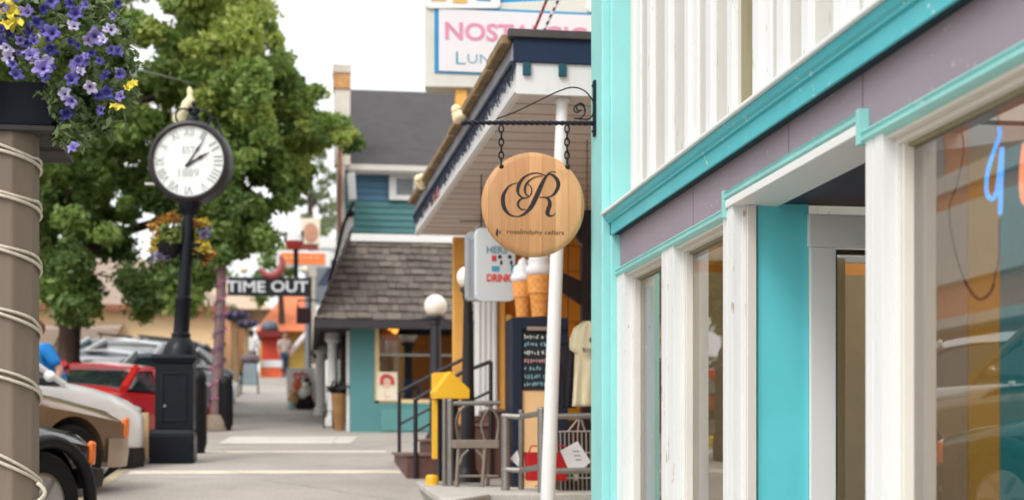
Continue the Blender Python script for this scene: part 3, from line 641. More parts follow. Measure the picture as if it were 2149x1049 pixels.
# menu kiosk with chalk board
Yk = 12.0; e = PY(1150, 1040, Yk); kk = thing('menu_kiosk', (e.x, Yk + .2, H(zd)), 'navy menu kiosk with chalk board and peach lower panel', 'kiosk')
NAVK = mat('kiosk_navy', C(10, 26, 50), .5, .15, 3); PEACH = mat('peach_panel', C(240, 198, 146), .6, .06, 3)
m = M(); m.rect(1075, 666, 1096, 1050, Yk, .4); m.rect(1170, 690, 1192, 1050, Yk + .02, .38); m.rect(1096.5, 666, 1192, 691, Yk, .4); m.build('frame', NAVK, kk, bevel=.004)
m = M(); m.rect(1096, 819, 1170, 1052, Yk + .03, .3); m.build('lower_panel', PEACH, kk)
m = M(); m.rect(1096, 691, 1170, 818, Yk + .02, .02); cb = m.build('chalk_board', mat('chalk_black', C(30, 36, 44), .8, .3, 6), kk)
m = M(); rg = random.Random(3); CH = [mat('chalk_blue', C(150, 200, 212), .9), mat('chalk_white', C(220, 222, 216), .9), mat('chalk_pink', C(220, 170, 160), .9)]
for li, yl in enumerate((706, 722, 740, 757, 773, 790, 805)):
    m.k = (1, 0, 1, 2, 0, 0, 0)[li]; x = 1100
    while x < 1150:
        wd = rg.uniform(3, 6)
        for _ in range(2): pts = [(x + rg.uniform(0, wd), yl + rg.uniform(-5, 5)) for i in range(3)]; m.tube([PY(a, b, Yk + .018) for a, b in pts], .0042, 4)
        x += wd + (1.5 if rg.random() < .8 else 6)
m.build('chalk_writing', CH, cb)
m = M(); m.rect(1106, 685, 1165, 693, Yk - .01, .02); m.build('board_lamp', mat('pale_strip', C(150, 130, 120), .5), kk)
m = M(); rg = random.Random(5)
for i in range(14): m.ball(PY(rg.uniform(1106, 1140), rg.uniform(960, 1045), Yk + .028), rg.uniform(.012, .03), 8, 5, (1, .15, 1))
m.build('panel_stain', mat('stain_brown', C(176, 128, 84), .8, .2, 9), kk)
# giant cones
CONE = NT('waffle_cone'); v = CONE.co((28, 28, 28), (0, 0, R(45))); t_ = CONE.n('TexChecker'); t_.inputs['Scale'].default_value = 1; t_.inputs['Color1'].default_value = C(236, 156, 72); t_.inputs['Color2'].default_value = C(206, 120, 46); CONE.l(v, t_.inputs[0])
nz = CONE.noise(CONE.co(), 9, 4); CONE.col(CONE.mix(t_.outputs[0], C(246, 176, 96), nz)); CONE.b.inputs['Roughness'].default_value = .5; CONE.bump(t_.outputs[1], .4, .01); CONE = CONE.m
CREM = mat('soft_serve_white', C(240, 238, 238), .4, .03, 4)
def cone(px, pyb, Yk2, k_, lab):
    e = PY(px, pyb, Yk2); q = .0041 * k_
    o = thing('giant_cone', e, lab, 'cone sculpture', 'giant ice cream cones on the kiosk')
    m = M(); m.lathe([(.001, 0), (17 * q, 0), (21 * q, 42 * q), (23 * q, 48 * q), (25 * q, 49 * q), (28 * q, 84 * q), (28 * q, 86 * q), (24 * q, 86 * q), (.001, 84 * q)], e, 28); m.build('wafer', CONE, o, smooth=True)
    m = M(); m.lathe([(.001, 86.5 * q), (27 * q, 86.5 * q), (31 * q, 94 * q), (30 * q, 104 * q), (24 * q, 110 * q), (26 * q, 117 * q), (22 * q, 126 * q), (14 * q, 131 * q), (12 * q, 140 * q), (.001, 150 * q)], e, 28); m.build('soft_ice', CREM, o, smooth='all')
cone(1133, 665, 12.15, 1.0, 'larger waffle cone sculpture with white ice on the navy kiosk')
cone(1098, 665, 12.45, .86, 'smaller waffle cone sculpture partly behind the larger cone')
# hanging light box sign
Yg = 12.9; e = PY(1035, 632, Yg); lb = thing('lightbox_sign', e, 'pale grey rounded lightbox sign with red and blue print under the canopy', 'sign')
GREYB = mat('milky_acrylic', C(206, 212, 214), .35, .04, 2, .05, 10)
def rrect(x0, y0, x1, y1, r, Y):
    pts = []
    for cx_, cy_, a0 in ((x1 - r, y1 - r, 0), (x0 + r, y1 - r, 90), (x0 + r, y0 + r, 180), (x1 - r, y0 + r, 270)):
        for i in range(6): an = R(a0 + i * 18); pts.append(PY(cx_ + r * math.cos(an), cy_ + r * math.sin(an), Y))
    return pts
m = M(); m.prism(rrect(1000, 478, 1082, 632, 14, Yg), (-.02, .05, 0)); m.build('face', GREYB, lb, bevel=.004)
m = M(); m.prism(rrect(978, 486, 1050, 630, 10, Yg + .06), (.0, .12, 0)); m.build('casing', mat('grey_casing', C(168, 172, 176), .4, .08, 4), lb, bevel=.004)
m = M(); 
for px in (985, 992, 1000): m.rect(px, 500, px + 2, 622, Yg + .052, .01)
m.build('rib', mat('rib_grey', C(140, 144, 150), .5), lb)
pxw = lambda n_, Y: n_ / FP * Y
m = M(); m.text('HERS', PY(1043, 524, Yg - .003), pxw(44, Yg), pxw(15, Yg), .003, bold=.02); m.build('blue_print', mat('print_blue', C(96, 136, 160), .5), lb)
m = M(); m.text('DRINK', PY(1048, 583, Yg - .003), pxw(54, Yg), pxw(16, Yg), .003, bold=.04); m.build('red_print', mat('print_red', C(214, 70, 56), .5), lb)
m = M(); m.k = 0
for px in (1049, 1070):
    m.ball(PY(px, 539, Yg), .02, 10, 6, (1, .15, 1)); m.ball(PY(px + 3, 551, Yg), .02, 10, 6, (.7, .15, 1.2))
m.k = 1; m.rect(1032, 558, 1048, 569, Yg - .004, .003); m.rect(1072, 556, 1082, 569, Yg - .004, .003); m.k = 2; m.rect(1032, 536, 1042, 548, Yg - .004, .003)
m.build('printed_picture', [mat('print_black', C(40, 52, 60), .5), mat('print_cyan', C(64, 158, 192), .5), mat('print_red2', C(200, 66, 76), .5)], lb)
m = M(); a = PY(1010, 480, Yg + .05); m.tube([a, (a.x, a.y, H(2.45))], .006, 6); a = PY(1060, 480, Yg + .05); m.tube([a, (a.x, a.y, H(2.45))], .006, 6)
m.tube([PY(965, 464, Yg + .05), PY(1090, 466, Yg + .05)], .005, 6); m.build('hanger', DKIRON, lb)
# shirts
def shirt(pxc, pyt, pyb, wpx, Y, m_, lab, prt):
    e = PY(pxc, pyb, Y); o = thing('hanging_shirt', e, lab, 'shirt', 'shirts hung under the canopy')
    h = wpx / 2; m = M(); n = 26; rows = []
    prof = [(0, .3), (.03, .55), (.08, .9), (.2, 1.16), (.33, 1.2), (.36, .8), (.6, .86), (1, 1.0)]
    for t in [i / 24 for i in range(25)]:
        for (a, wa), (b, wb) in zip(prof, prof[1:]):
            if a <= t <= b: ww = wa + (wb - wa) * (t - a) / (b - a); break
        ring = []
        for i in range(n):
            an = 6.2832 * i / n; fold = .022 * math.sin(7 * an + t * 4) * t + .012 * math.sin(11 * an)
            p = PY(pxc + math.cos(an) * h * ww, pyt + (pyb - pyt) * t, Y); ring.append(p + Vector((fold * .4, math.sin(an) * .035 + fold, 0)))
        rows.append(ring)
    m.loft(rows); m.build('fabric', m_, o, smooth='all')
    if prt:
        m = M(); a, b = prt
        pts = [(a - 12 + i * 2.4, b + (5 if i % 2 else -5)) for i in range(11)]; m.tube([PY(x, y_, Y - .075) for x, y_ in pts], .009, 5); m.ball(PY(a + 5, b - 22, Y - .068), .018, 10, 6, (1, .3, 1.3)); m.build('print', mat('shirt_print', C(78, 66, 60), .7), o)
    m = M(); e = PY(pxc, pyt + 2, Y); m.tube([e + Vector((-.1, 0, -.02)), e, e + Vector((.1, 0, -.02))], .006, 6); m.tube([e, (e.x, e.y, H(2.44))], .004, 5); m.build('hanger', BLACKP, o)
shirt(1232, 674, 852, 62, 11.3, mat('cream_cloth', C(216, 206, 172), .85, .06, 5, .3, 20), 'cream shirt with dark lettering hung by the turquoise corner', (1236, 735))
shirt(1192, 718, 856, 34, 11.7, mat('black_cloth', C(30, 28, 36), .85, .1, 5, .2, 20), 'black garment hung between the white pole and cream shirt', None)
# wire rack with bag and paper
Yr = 11.1; e = PY(1215, 1040, Yr); wr = thing('wire_rack', (e.x, Yr, H(zd)), 'wire display rack behind the grey railing by the turquoise corner', 'rack')
WIRE = mat('pale_wire', C(176, 170, 160), .45, .1, 9, metal=.5)
m = M()
for i in range(15): px = 1176 + i * 9; m.tube([PY(px, 905, Yr), PY(px + 2, 1050, Yr)], .005, 5)
for q in (905, 950, 1003, 1035): m.tube([PY(1172, q, Yr - .004), PY(1312, q - 2, Yr - .004)], .006, 5)
for a in ((1192, 905, 1212, 880), (1212, 905, 1216, 880), (1228, 905, 1220, 880), (1250, 905, 1240, 880)): m.tube([PY(a[0], a[1], Yr), PY(a[2], a[3], Yr)], .006, 5)
m.build('wire_grid', WIRE, wr)
m = M(); m.rect(1176, 1008, 1310, 1060, Yr + .02, .3); m.build('tray', mat('rack_dark', C(60, 52, 50), .7, .4, 12), wr)
rg = random.Random(8); cols = [C(200, 40, 50), C(40, 120, 100), C(226, 214, 196), C(60, 50, 52), C(40, 40, 60)]
for i in range(9):
    a = PY(1186 + i * 12, 1008, Yr + .03); m = M(); s_ = rg.uniform(.04, .06)
    m.bx(a.x - s_ * .5, a.x + s_ * .5, Yr + .03, Yr + .2, a.z, a.z + s_ * rg.uniform(1, 1.6)); o = m.build('small_parcel', mat('parcel_%d' % (i % 5), cols[i % 5], .6, .15, 9), None, bevel=.004)
    tag(o, ['red', 'green', 'cream', 'charcoal', 'navy'][i % 5] + ' parcel in the wire rack' + ('' if i == 4 else ', left one of its colour' if i < 5 else ', right one of its colour'), 'parcel', 'small parcels in the wire rack')
def bag(px0, py0, px1, py1, Y, lab):
    a, b = PY(px0, py1, Y), PY(px1, py0, Y); o = thing('shopping_bag', ((a.x + b.x) / 2, Y, a.z), lab, 'bag', 'red bags at the railing')
    m = M(); m.prism([(a.x + .015, Y, a.z), (b.x - .015, Y, a.z), (b.x, Y - .01, b.z), (a.x, Y - .01, b.z)], (0, .12, 0)); m.build('body', mat('red_bag', C(196, 26, 34), .5, .12, 6, .3, 14), o, bevel=.006)
    c_ = (a.x + b.x) / 2; m = M(); m.tube([(c_ - .05, Y, b.z), (c_ - .03, Y, b.z + .05), (c_ + .03, Y, b.z + .05), (c_ + .05, Y, b.z)], .006, 6); m.build('bag_handle', mat('red_bag', C(196, 26, 34)), o)
bag(1104, 948, 1142, 1008, 11.3, 'red bag at the left of the white pole')
bag(1160, 948, 1192, 1008, 10.85, 'red bag at the right of the white pole')
m = M(); m.prism([PY(a, b, 10.8) for a, b in ((1176, 945), (1212, 925), (1240, 968), (1222, 984), (1192, 982))], (0, .006, 0)); pp = tag(m.build('paper_sheet', mat('white_paper', C(236, 236, 238), .7, .03), None), 'white paper sheet with small print tilted on the railing', 'paper')
m = M(); [m.rect(1202 + i * 3, 945 + i * 9, 1216 + i * 2, 947 + i * 9, 10.797, .002) for i in range(3)]; m.build('printing', mat('grey_print', C(140, 140, 146), .7), pp)
m = M(); m.prism([PY(a, b, 11.25) for a, b in ((1070, 962), (1086, 944), (1090, 962), (1088, 978))], (0, .006, 0)); tag(m.build('paper_sheet', mat('white_paper', C(236, 236, 238)), None), 'small white paper scrap beside the navy kiosk post', 'paper')
# globe lamps
GLOBE = mat('milk_globe', C(250, 244, 228), .25, .02, 2, 0); POSTB = mat('lamp_post_black', C(40, 42, 48), .45, .15, 8)
def globe_lamp(px, py, rpx, Y, w0, w1, pyb, lab):
    c_ = PY(px, py, Y); q = Y / FP / ct; zb = max(gz(Y), PY(px, pyb, Y).z); zb = gz(Y) if zb < gz(Y) + .3 else zb
    o = thing('globe_lamp', (c_.x, Y, gz(Y)), lab, 'lamp', 'globe lamps on black posts')
    m = M(); m.ball(c_, rpx * q, 24, 14); m.build('globe', GLOBE, o, smooth='all')
    zt = c_.z - rpx * q * .92; h = zt - gz(Y)
    m = M(); m.lathe([(w1 * 1.6 * q, 0), (w1 * 1.6 * q, .1), (w1 * 1.1 * q, .16), (w1 * q, .2), (w0 * q, h - .12), (w0 * 1.25 * q, h - .1), (w0 * 1.25 * q, h - .05), (w0 * 1.8 * q, h - .03), (w0 * 1.8 * q, h), (.001, h)], (c_.x, Y, gz(Y)), 18); m.build('post', POSTB, o, smooth=True)
globe_lamp(914, 642, 24, 19.3, 11, 13, 960, 'white globe lamp on black post in front of the shingled roof')
globe_lamp(982, 582, 24, 13.6, 9, 17, 860, 'white globe lamp half hidden behind the grey lightbox sign')
# roof sign
Yn = 15.2
ns_ = thing('roof_sign', PY(1050, 185, Yn), 'large white lunch sign with pink lettering above the canopy', 'sign')
m = M(); m.prism([PY(a, b, Yn) for a, b in ((891, 14), (1300, -6), (1300, 189), (891, 183))], (.04, .3, 0)); m.build('cabinet', mat('sign_cabinet', C(214, 212, 202), .5, .06, 3, dirt=C(190, 180, 160)), ns_, bevel=.012)
m = M(); m.rect(912, 22, 1300, 160, Yn - .012, .010); m.build('blue_border', mat('sign_blue', C(16, 138, 186), .5, .06, 3), ns_)
m = M(); m.rect(921, 27, 1300, 156, Yn - .020, .007); m.build('panel', mat('sign_panel', C(226, 222, 224), .5, .03, 3), ns_)
m = M(); m.text('NOSTALGIC', PY(1084, 71, Yn - .022), pxw(304, Yn), pxw(38, Yn), .004, bold=.025); m.build('pink_lettering', mat('pink_letters', C(216, 140, 168), .5), ns_)
m = M(); m.text('L', PY(967, 122, Yn - .022), pxw(20, Yn), pxw(26, Yn), .004, bold=-.012); m.text('UNCH', PY(1031, 125, Yn - .022), pxw(100, Yn), pxw(19, Yn), .004, bold=-.012); m.build('teal_lettering', mat('teal_letters', C(50, 150, 172), .5), ns_)
m = M(); m.rect(1040, -260, 1300, 20, Yn + .02, .25); m.build('blue_upper_board', mat('sign_blue2', C(14, 144, 196), .5, .08, 2), ns_)
for a in ((893, -120, 1050, 18), (1232, -120, 1330, 26)):
    m = M(); m.prism(rrect(a[0], a[1], a[2], a[3], 9, Yn - .032), (0, .05, 0)); m.build('upper_panel', WHITE2, ns_, bevel=.004)
m = M(); m.rect(1003, -14, 1030, 3, Yn - .034, .001); m.rect(1000, -14, 1004, 2, Yn - .036, .002); m.build('blue_print', mat('sign_blue', C(16, 138, 186)), ns_)
m = M(); m.rect(950, -20, 980, 6, Yn - .04, .006); m.rect(905, -20, 936, 2, Yn - .04, .006); m.build('amber_print', mat('amber_print', C(238, 178, 84), .6, .2, 20), ns_)
for px in (968, 1160):
    m = M(); m.rect(px - 12, 184, px + 12, 262, Yn + .05, .12); m.build('leg', AMBER, ns_)
m = M(); m.rect(962, 200, 984, 262, Yn + .18, .08); m.build('rear_leg', mat('red_brown', C(130, 70, 50), .7), ns_)
for q, lab in ((0, 'dark red striped cable rising left over the roof sign'), (1, 'pale and red striped cable rising right over the roof sign')):
    a, b = (PY(1120, 68, 12), PY(1196, -120, 12)) if q == 0 else (PY(1140, 68, 12.2), PY(1228, -120, 12.2))
    m = M(); N = 26
    for i in range(N):
        m.k = i % 2; p0, p1 = a.lerp(b, i / N), a.lerp(b, (i + 1) / N); m.tube([p0, p1], .014 if i % 2 else .012, 7)
    tag(m.build('striped_cable', [mat('cable_dark', C(70, 26, 28), .6), mat('cable_pale%d' % q, C(170, 60, 50) if q == 0 else C(206, 200, 200), .6)], None), lab, 'cable', 'striped cables behind the canopy')
# ------------------------------------------------------------------ near timber post with rope light and flower boxes
Dp = 5.7; pc = P(18, 700, Dp); PW = mat('grey_brown_post_wood', C(126, 112, 98), .8, .13, 5, .5, 14, stretch=(1, 1, .12), dirt=C(120, 98, 80))
post = thing('timber_post', (pc.x, pc.y, gz(pc.y)), 'weathered octagonal timber post at the pavement edge, wound with rope light', 'post')
RP = .119; m = M(); o8 = [(RP * math.cos(R(22.5 + 45 * k_ - 5)), RP * math.sin(R(22.5 + 45 * k_ - 5))) for k_ in range(8)]
m.loft([[(pc.x + a, pc.y + b, z) for a, b in o8] for z in (gz(pc.y), 2.0, P(0, 255, Dp).z)]); m.build('shaft', PW, post, bevel=.008)
rz_list = [P(80, q, Dp).z for q in (255, 348, 440, 556, 692, 820, 1008, 1180)]
for dz, r_ in ((0, .0072), (.021, .0066)):
    pts = []; N = 24
    for i in range(len(rz_list) - 1):
        for j in range(N):
            t = j / N; an = R(-18) + 2 * math.pi * t     # starts at the right edge, goes round the back
            z = rz_list[i] + (rz_list[i + 1] - rz_list[i]) * (t if t < .5 else .5 + (t - .5) * 1.0)
            rr_ = .119 * .965 + .009; pts.append((pc.x + rr_ * math.cos(an), pc.y + rr_ * math.sin(an), z + dz * (1 + .35 * math.sin(an * 2 + i))))
    m = M(); m.tube(pts, r_, 7); tag(m.build('rope_light', mat('clear_rope_light', C(206, 196, 178), .3, .15, 40, .1, 90, coat=.3), None, smooth='all'), ('lower' if dz == 0 else 'upper') + ' strand of the pale rope light wound round the timber post', 'rope light', 'rope light strands on the post')
m = M(); a = P(80, 1012, Dp - .1); m.tube([a + Vector((.0 + .03 * math.sin(t * .5), -.02, -.012 * t)) for t in range(14)], .009, 6); tag(m.build('rope_light_tail', mat('clear_rope_light', C(206, 196, 178)), None, smooth='all'), 'loose end of the rope light hanging at the foot of the post', 'rope light', 'rope light strands on the post')
BOX = mat('black_stained_box', C(24, 26, 34), .8, .3, 5, .3, 18); BOX.node_tree.nodes['Principled BSDF'].inputs['Specular IOR Level'].default_value = .2
Db = 5.55
def wbox(px0, py0, px1, py1, D, dep, lab):
    a, b = P(px0, py1, D), P(px1, py0, D); o = thing('flower_box', ((a.x + b.x) / 2, a.y + dep / 2, a.z), lab, 'flower box', 'flower boxes on the timber post')
    h = b.z - a.z; m = M(); m.prism([(a.x + .03, a.y, a.z), (b.x - .045, a.y, a.z), (b.x, a.y, b.z), (a.x, a.y, b.z)], (0, dep, 0)); m.build('box', BOX, o, bevel=.006)
    m = M(); m.bx(a.x + .01, b.x - .03, a.y - .012, a.y + dep + .01, a.z - .022, a.z - .001); m.build('bottom_board', mat('box_bottom', C(58, 54, 52), .8, .2, 7), o, bevel=.004)
wbox(-120, 165, 128, 258, Db, .30, 'near black wooden flower box on top of the timber post')
wbox(40, 240, 148, 306, 6.02, .24, 'lower black wooden flower box behind the timber post')
pet = thing('petunia_plant', P(60, 165, 5.6), 'trailing petunia plant with violet flowers filling the boxes on the post', 'plant')
random.seed(21); cl = []
outl = [(-80, -40), (0, -60), (100, -40), (160, -30), (60, 40), (120, 60), (180, 40), (215, 80), (245, 90), (30, 110), (90, 130), (150, 120), (200, 150), (235, 150), (250, 190), (160, 180), (190, 200), (215, 225), (240, 225), (150, 235), (175, 255), (205, 265), (125, 195), (140, 280), (-30, 100), (-20, 40), (-60, 130), (60, 5), (130, 10), (200, 20), (235, 60), (255, 130), (150, 292)]
for q in outl:
    p = P(q[0] + random.uniform(-8, 8), q[1] + random.uniform(-8, 8), 5.65 + random.uniform(-.2, .2)); cl.append((p.x, p.y, p.z, .072, 0))
leaves('foliage', cl, 170, .021, [LEAFP], pet, 4, .6)
VIO = mat('petunia_violet', C(98, 88, 164), .65, .3, 40, 0); LAV = mat('petunia_lavender', C(140, 128, 192), .65, .25, 40, 0); BLU = mat('petunia_deep_blue', C(56, 52, 128), .65, .3, 40, 0); PAL = mat('petunia_pale', C(190, 182, 212), .65, .2, 40, 0); THR = mat('petunia_throat', C(74, 56, 150), .6, .2, 30, 0); YEL = mat('yellow_petal', C(224, 204, 66), .6, .1, 20, 0)
def flower(px, py, D, r, mt_, face=None):
    c_ = P(px, py, D); f = face or Vector((random.uniform(-.8, .9), -1, random.uniform(-.5, .7))); f.normalize()
    u = f.orthogonal().normalized(); v = f.cross(u); n = 40; an0 = random.uniform(0, 6); m = M(); loops = []
    for k_, (q, dp) in enumerate(((.08, -.75), (.2, -.5), (.42, -.16), (.72, .02), (1, -.04))):
        L = []
        for i in range(n):
            an = 6.2832 * i / n; lob = (1 - (.34 * (abs(math.cos(2.5 * an)) ** 3)) * (q ** 2)) * (1 + .10 * math.sin(2 * an + an0 * 3) * q)
            ruf = .16 * math.sin(5 * an + an0) * q * q + .10 * math.sin(11 * an + an0 * 2) * q * q
            L.append(c_ + (u * math.cos(an + an0) + v * math.sin(an + an0)) * r * q * lob + f * r * (dp + ruf))
        loops.append(L)
    for j in range(4):
        m.k = 1 if j < 1 else 0; m.loft([loops[j], loops[j + 1]], False)
    return m.build('flower', [mt_, THR], pet, smooth='all', recalc=False)
FL = [(55, 24, 16, 1), (108, 68, 18, 0), (200, 78, 17, 1), (66, 112, 18, 1), (88, 142, 19, 1), (160, 130, 18, 1), (178, 126, 16, 0), (16, 121, 13, 3), (80, 47, 15, 2), (60, 66, 14, 2), (0, 60, 13, 0), (152, 165, 16, 0), (190, 184, 15, 3), (218, 158, 14, 2), (225, 195, 15, 2), (251, 202, 13, 1), (253, 155, 14, 0), (35, 155, 14, 0), (92, 158, 16, 0), (148, 214, 16, 1), (140, 240, 14, 2), (108, 2, 16, 0), (145, 8, 14, 2), (158, 28, 14, 0), (155, 52, 15, 3), (234, 62, 14, 3), (250, 108, 12, 0), (100, 128, 14, 3), (22, 68, 14, 2), (135, 196, 13, 3), (210, 128, 10, 0), (152, 308, 12, 1), (210, 232, 11, 0), (-20, 90, 14, 0), (-40, 60, 15, 1), (75, -15, 15, 1), (30, -8, 14, 0), (178, 10, 11, 0), (58, 92, 12, 2), (205, 200, 11, 2)]
FL += [(random.uniform(-40, 250), random.uniform(-20, 150), random.uniform(8, 13), random.choice((0, 1, 2, 2, 3))) for _ in range(44)]
for px, py, r_, k_ in FL: flower(px, py, 5.43 + random.uniform(-.06, .06), r_ / FP * 5.5 * random.uniform(.95, 1.25), (VIO, LAV, BLU, PAL)[k_])
for px, py, r_, fz in ((22, 22, 22, .6), (22, 46, 30, 1.6), (5, -5, 24, .7), (278, 175, 14, .9), (245, 222, 16, 1.4), (268, 184, 9, .4)):
    f = Vector((random.uniform(-.3, .5), -1, fz)); flower(px, py, 5.42, r_ / FP * 5.45, YEL, f).data.materials[1] = YEL
# ------------------------------------------------------------------ street clock
Yc = G(362, 972).y; e = PY(363, 972, Yc + .18); ck = thing('street_clock', (e.x, Yc + .18, gz(Yc)), 'black cast iron post clock with white round dial and roman numerals', 'clock')
cx_ = e.x; cy_ = Yc + .2; zg = gz(Yc)
Z = lambda py: PY(370, py, Yc).z
W_ = lambda n_: n_ / FP * Yc / ct
m = M()
def sq(m, hw, z0, z1, hw1=None, dx=0): hw1 = hw if hw1 is None else hw1; m.loft([[(cx_ + dx + a * h, cy_ + b * h, z) for a, b in ((-1, -1), (1, -1), (1, 1), (-1, 1))] for h, z in ((hw, z0), (hw1, z1))])
sq(m, W_(45), zg - .1, Z(912)); sq(m, W_(45), Z(912) + .001, Z(900), W_(40)); m.build('plinth', GREENBLK, ck, bevel=.012)
m = M(); dx = W_(5); sq(m, W_(38), Z(900) + .002, Z(762), W_(38), dx)
for z0, z1 in ((Z(888), Z(878)),): pass
y_ = cy_ - W_(38); l_, r_ = cx_ + dx - W_(26), cx_ + dx + W_(26)
for a, b, c_, d_ in ((l_, l_ + .03, Z(885), Z(780)), (r_ - .03, r_, Z(885), Z(780)), (l_ + .031, r_ - .031, Z(885), Z(885) + .03), (l_ + .031, r_ - .031, Z(780) - .03, Z(780))): m.bx(a, b, y_ - .012, y_ + .001, c_, d_)
m.build('pedestal', GREENBLK, ck, bevel=.006)
m = M(); m.ball((cx_ - .07, y_ - .014, Z(852)), .018, 10, 6); m.build('lock', ALLOY, ck)
m = M(); sq(m, W_(40), Z(762) + .001, Z(752), W_(46), dx); sq(m, W_(46), Z(752) + .001, Z(744), W_(44), dx); m.build('pedestal_cap', GREENBLK, ck, bevel=.006)
px_ = PY(385, 600, Yc).x; m = M(); lean = PY(393, 430, Yc).x - PY(372, 740, Yc).x
ax0 = PY(374, 740, Yc).x
rows = [(36, 744), (34, 735), (30, 722), (24, 712), (19, 706), (19, 698), (15.5, 694), (15, 632), (17, 628), (17, 622), (13.5, 618), (12, 445), (17, 440), (22, 430), (26, 418), (26, 412)]
m.loft([[(ax0 + lean * (740 - py) / 310 + W_(r_) * (1 + (.05 if (i % 2 and 430 < py < 700) else 0)) * math.cos(6.2832 * i / 28), cy_ + W_(r_) * (1 + (.05 if (i % 2 and 430 < py < 700) else 0)) * math.sin(6.2832 * i / 28), Z(py)) for i in range(28)] for r_, py in rows]); m.build('column', GREENBLK, ck, smooth=True)
fc = Vector((PY(398, 334, Yc).x, cy_, Z(334))); Ro = W_(85); rt = Matrix.Rotation(R(-9), 3, 'Z') @ mtf
m = M(); m.lathe([(Ro * .85, .14), (Ro * .89, .15), (Ro * .96, .135), (Ro, .09), (Ro * 1.0, -.10), (Ro * .96, -.135), (Ro * .85, -.14), (Ro * .84, -.10), (Ro * .84, .10), (Ro * .85, .14)], fc, 56, rt); m.build('case', mat('clock_case', C(46, 42, 44), .4, .3, 6, .1, 40, metal=.4, dirt=C(104, 82, 62)), ck, smooth=True)
m = M(); m.lathe([(.001, .108), (Ro * .86, .108), (Ro * .86, -.108), (.001, -.108)], fc, 48, rt); dial = m.build('dial', mat('dial_white', C(232, 234, 230), .3, .03, 4, 0), ck, smooth=True)
rgt = rt @ Vector((1, 0, 0)); nrm = rt @ Vector((0, 0, 1)); upv = Vector((0, 0, 1))
FG = mat('numeral_grey', C(158, 162, 162), .6)
m = M()
for i, s_ in enumerate(('XII', 'I', 'II', 'III', 'IIII', 'V', 'VI', 'VII', 'VIII', 'IX', 'X', 'XI')):
    an = R(30 * i); rd = Vector((math.sin(an), math.cos(an))); r_ = Ro * .70; c_ = fc + rgt * rd.x * r_ + upv * rd.y * r_ + nrm * .111
    ri = rgt * rd.y - upv * rd.x; ui = rgt * rd.x + upv * rd.y
    m.text(s_, c_, .026 + .029 * len(s_), .095, .003, ri, ui)
m.build('numerals', FG, dial)
m = M(); m.text('EST', fc + upv * Ro * .27 + nrm * .111, .14, .075, .003, rgt, upv); m.build('upper_lettering', mat('numeral_grey2', C(176, 178, 178), .6), dial); m = M(); m.text('1889', fc - upv * Ro * .28 + nrm * .111, .23, .085, .003, rgt, upv); m.build('lettering', mat('numeral_grey2', C(176, 178, 178), .6), dial)
hc = fc + rgt * (-.02) - upv * .05 + nrm * .118
def hand(tx, ty, w_):
    tip = fc + rgt * tx + upv * ty + nrm * .118; d = (tip - hc); L = d.length; d.normalize(); s_ = d.cross(nrm)
    m = M(); pr = [(-.06, .6), (0, .8), (.45, .45), (.62, 1.0), (.72, .5), (1, .12)]
    m.prism([hc + d * L * t + s_ * w_ * q for t, q in pr] + [hc + d * L * t - s_ * w_ * q for t, q in pr[::-1]], nrm * .006); m.build('hand', INK, dial)
hand(W_(42), W_(18), .022); hand(W_(32), W_(45), .014)
m = M(); pf = lambda px, py, dy=0: Vector((PY(px, py, Yc).x, cy_ + dy, Z(py)))
m.lathe([(W_(16), 0), (W_(16), .03), (W_(11), .06), (W_(9), .1), (.001, .1)], pf(400, 254), 16)
m.build('crown_base', DKIRON, ck, smooth=True)
m = M()
m.tube([pf(382 + 17 * math.cos(t * .393), 236 + 17 * math.sin(t * .393)) for t in range(16)], .012, 6, True)
m.tube([pf(425 + 15 * math.cos(t * .393), 238 + 16 * math.sin(t * .393)) for t in range(16)], .010, 6, True)
m.tube([pf(404, 252), pf(404, 205)], .016, 7); m.tube([pf(393, 228), pf(415, 228)], .014, 6)
for a, b in ((404, 228), (396, 220), (412, 220), (397, 237), (411, 237), (404, 208)): m.ball(pf(a, b), .03, 8, 6)
m.tube([pf(*q) for q in catmull([(432, 250), (440, 238), (452, 240), (458, 258), (468, 280), (476, 300)], 5)], .011, 6)
m.tube([pf(*q) for q in catmull([(446, 262), (455, 255), (462, 266), (456, 276)], 5)], .009, 6); m.build('scrollwork', DKIRON, ck, smooth='all')
m = M(); fy = .02
rows = [(372, 262, 12), (378, 250, 14), (370, 240, 13), (372, 230, 15), (378, 220, 12), (386, 210, 11), (390, 200, 13), (393, 194, 10), (394, 188, 6), (394, 182, 6), (394, 176, 7), (393, 170, 4), (393, 167, 1)]
m.loft([[pf(px + r_ * math.cos(6.2832 * i / 16), py, fy + .09 + W_(r_) * .6 * math.sin(6.2832 * i / 16)) for i in range(16)] for px, py, r_ in rows]); m.build('finial', mat('cream_finial', C(232, 220, 178), .6, .1, 8), ck, smooth='all')
m = M(); m.tube([pf(300, 381), pf(330, 381)], .014, 6); m.build('side_arm', mat('pale_arm', C(222, 220, 208), .5), ck)
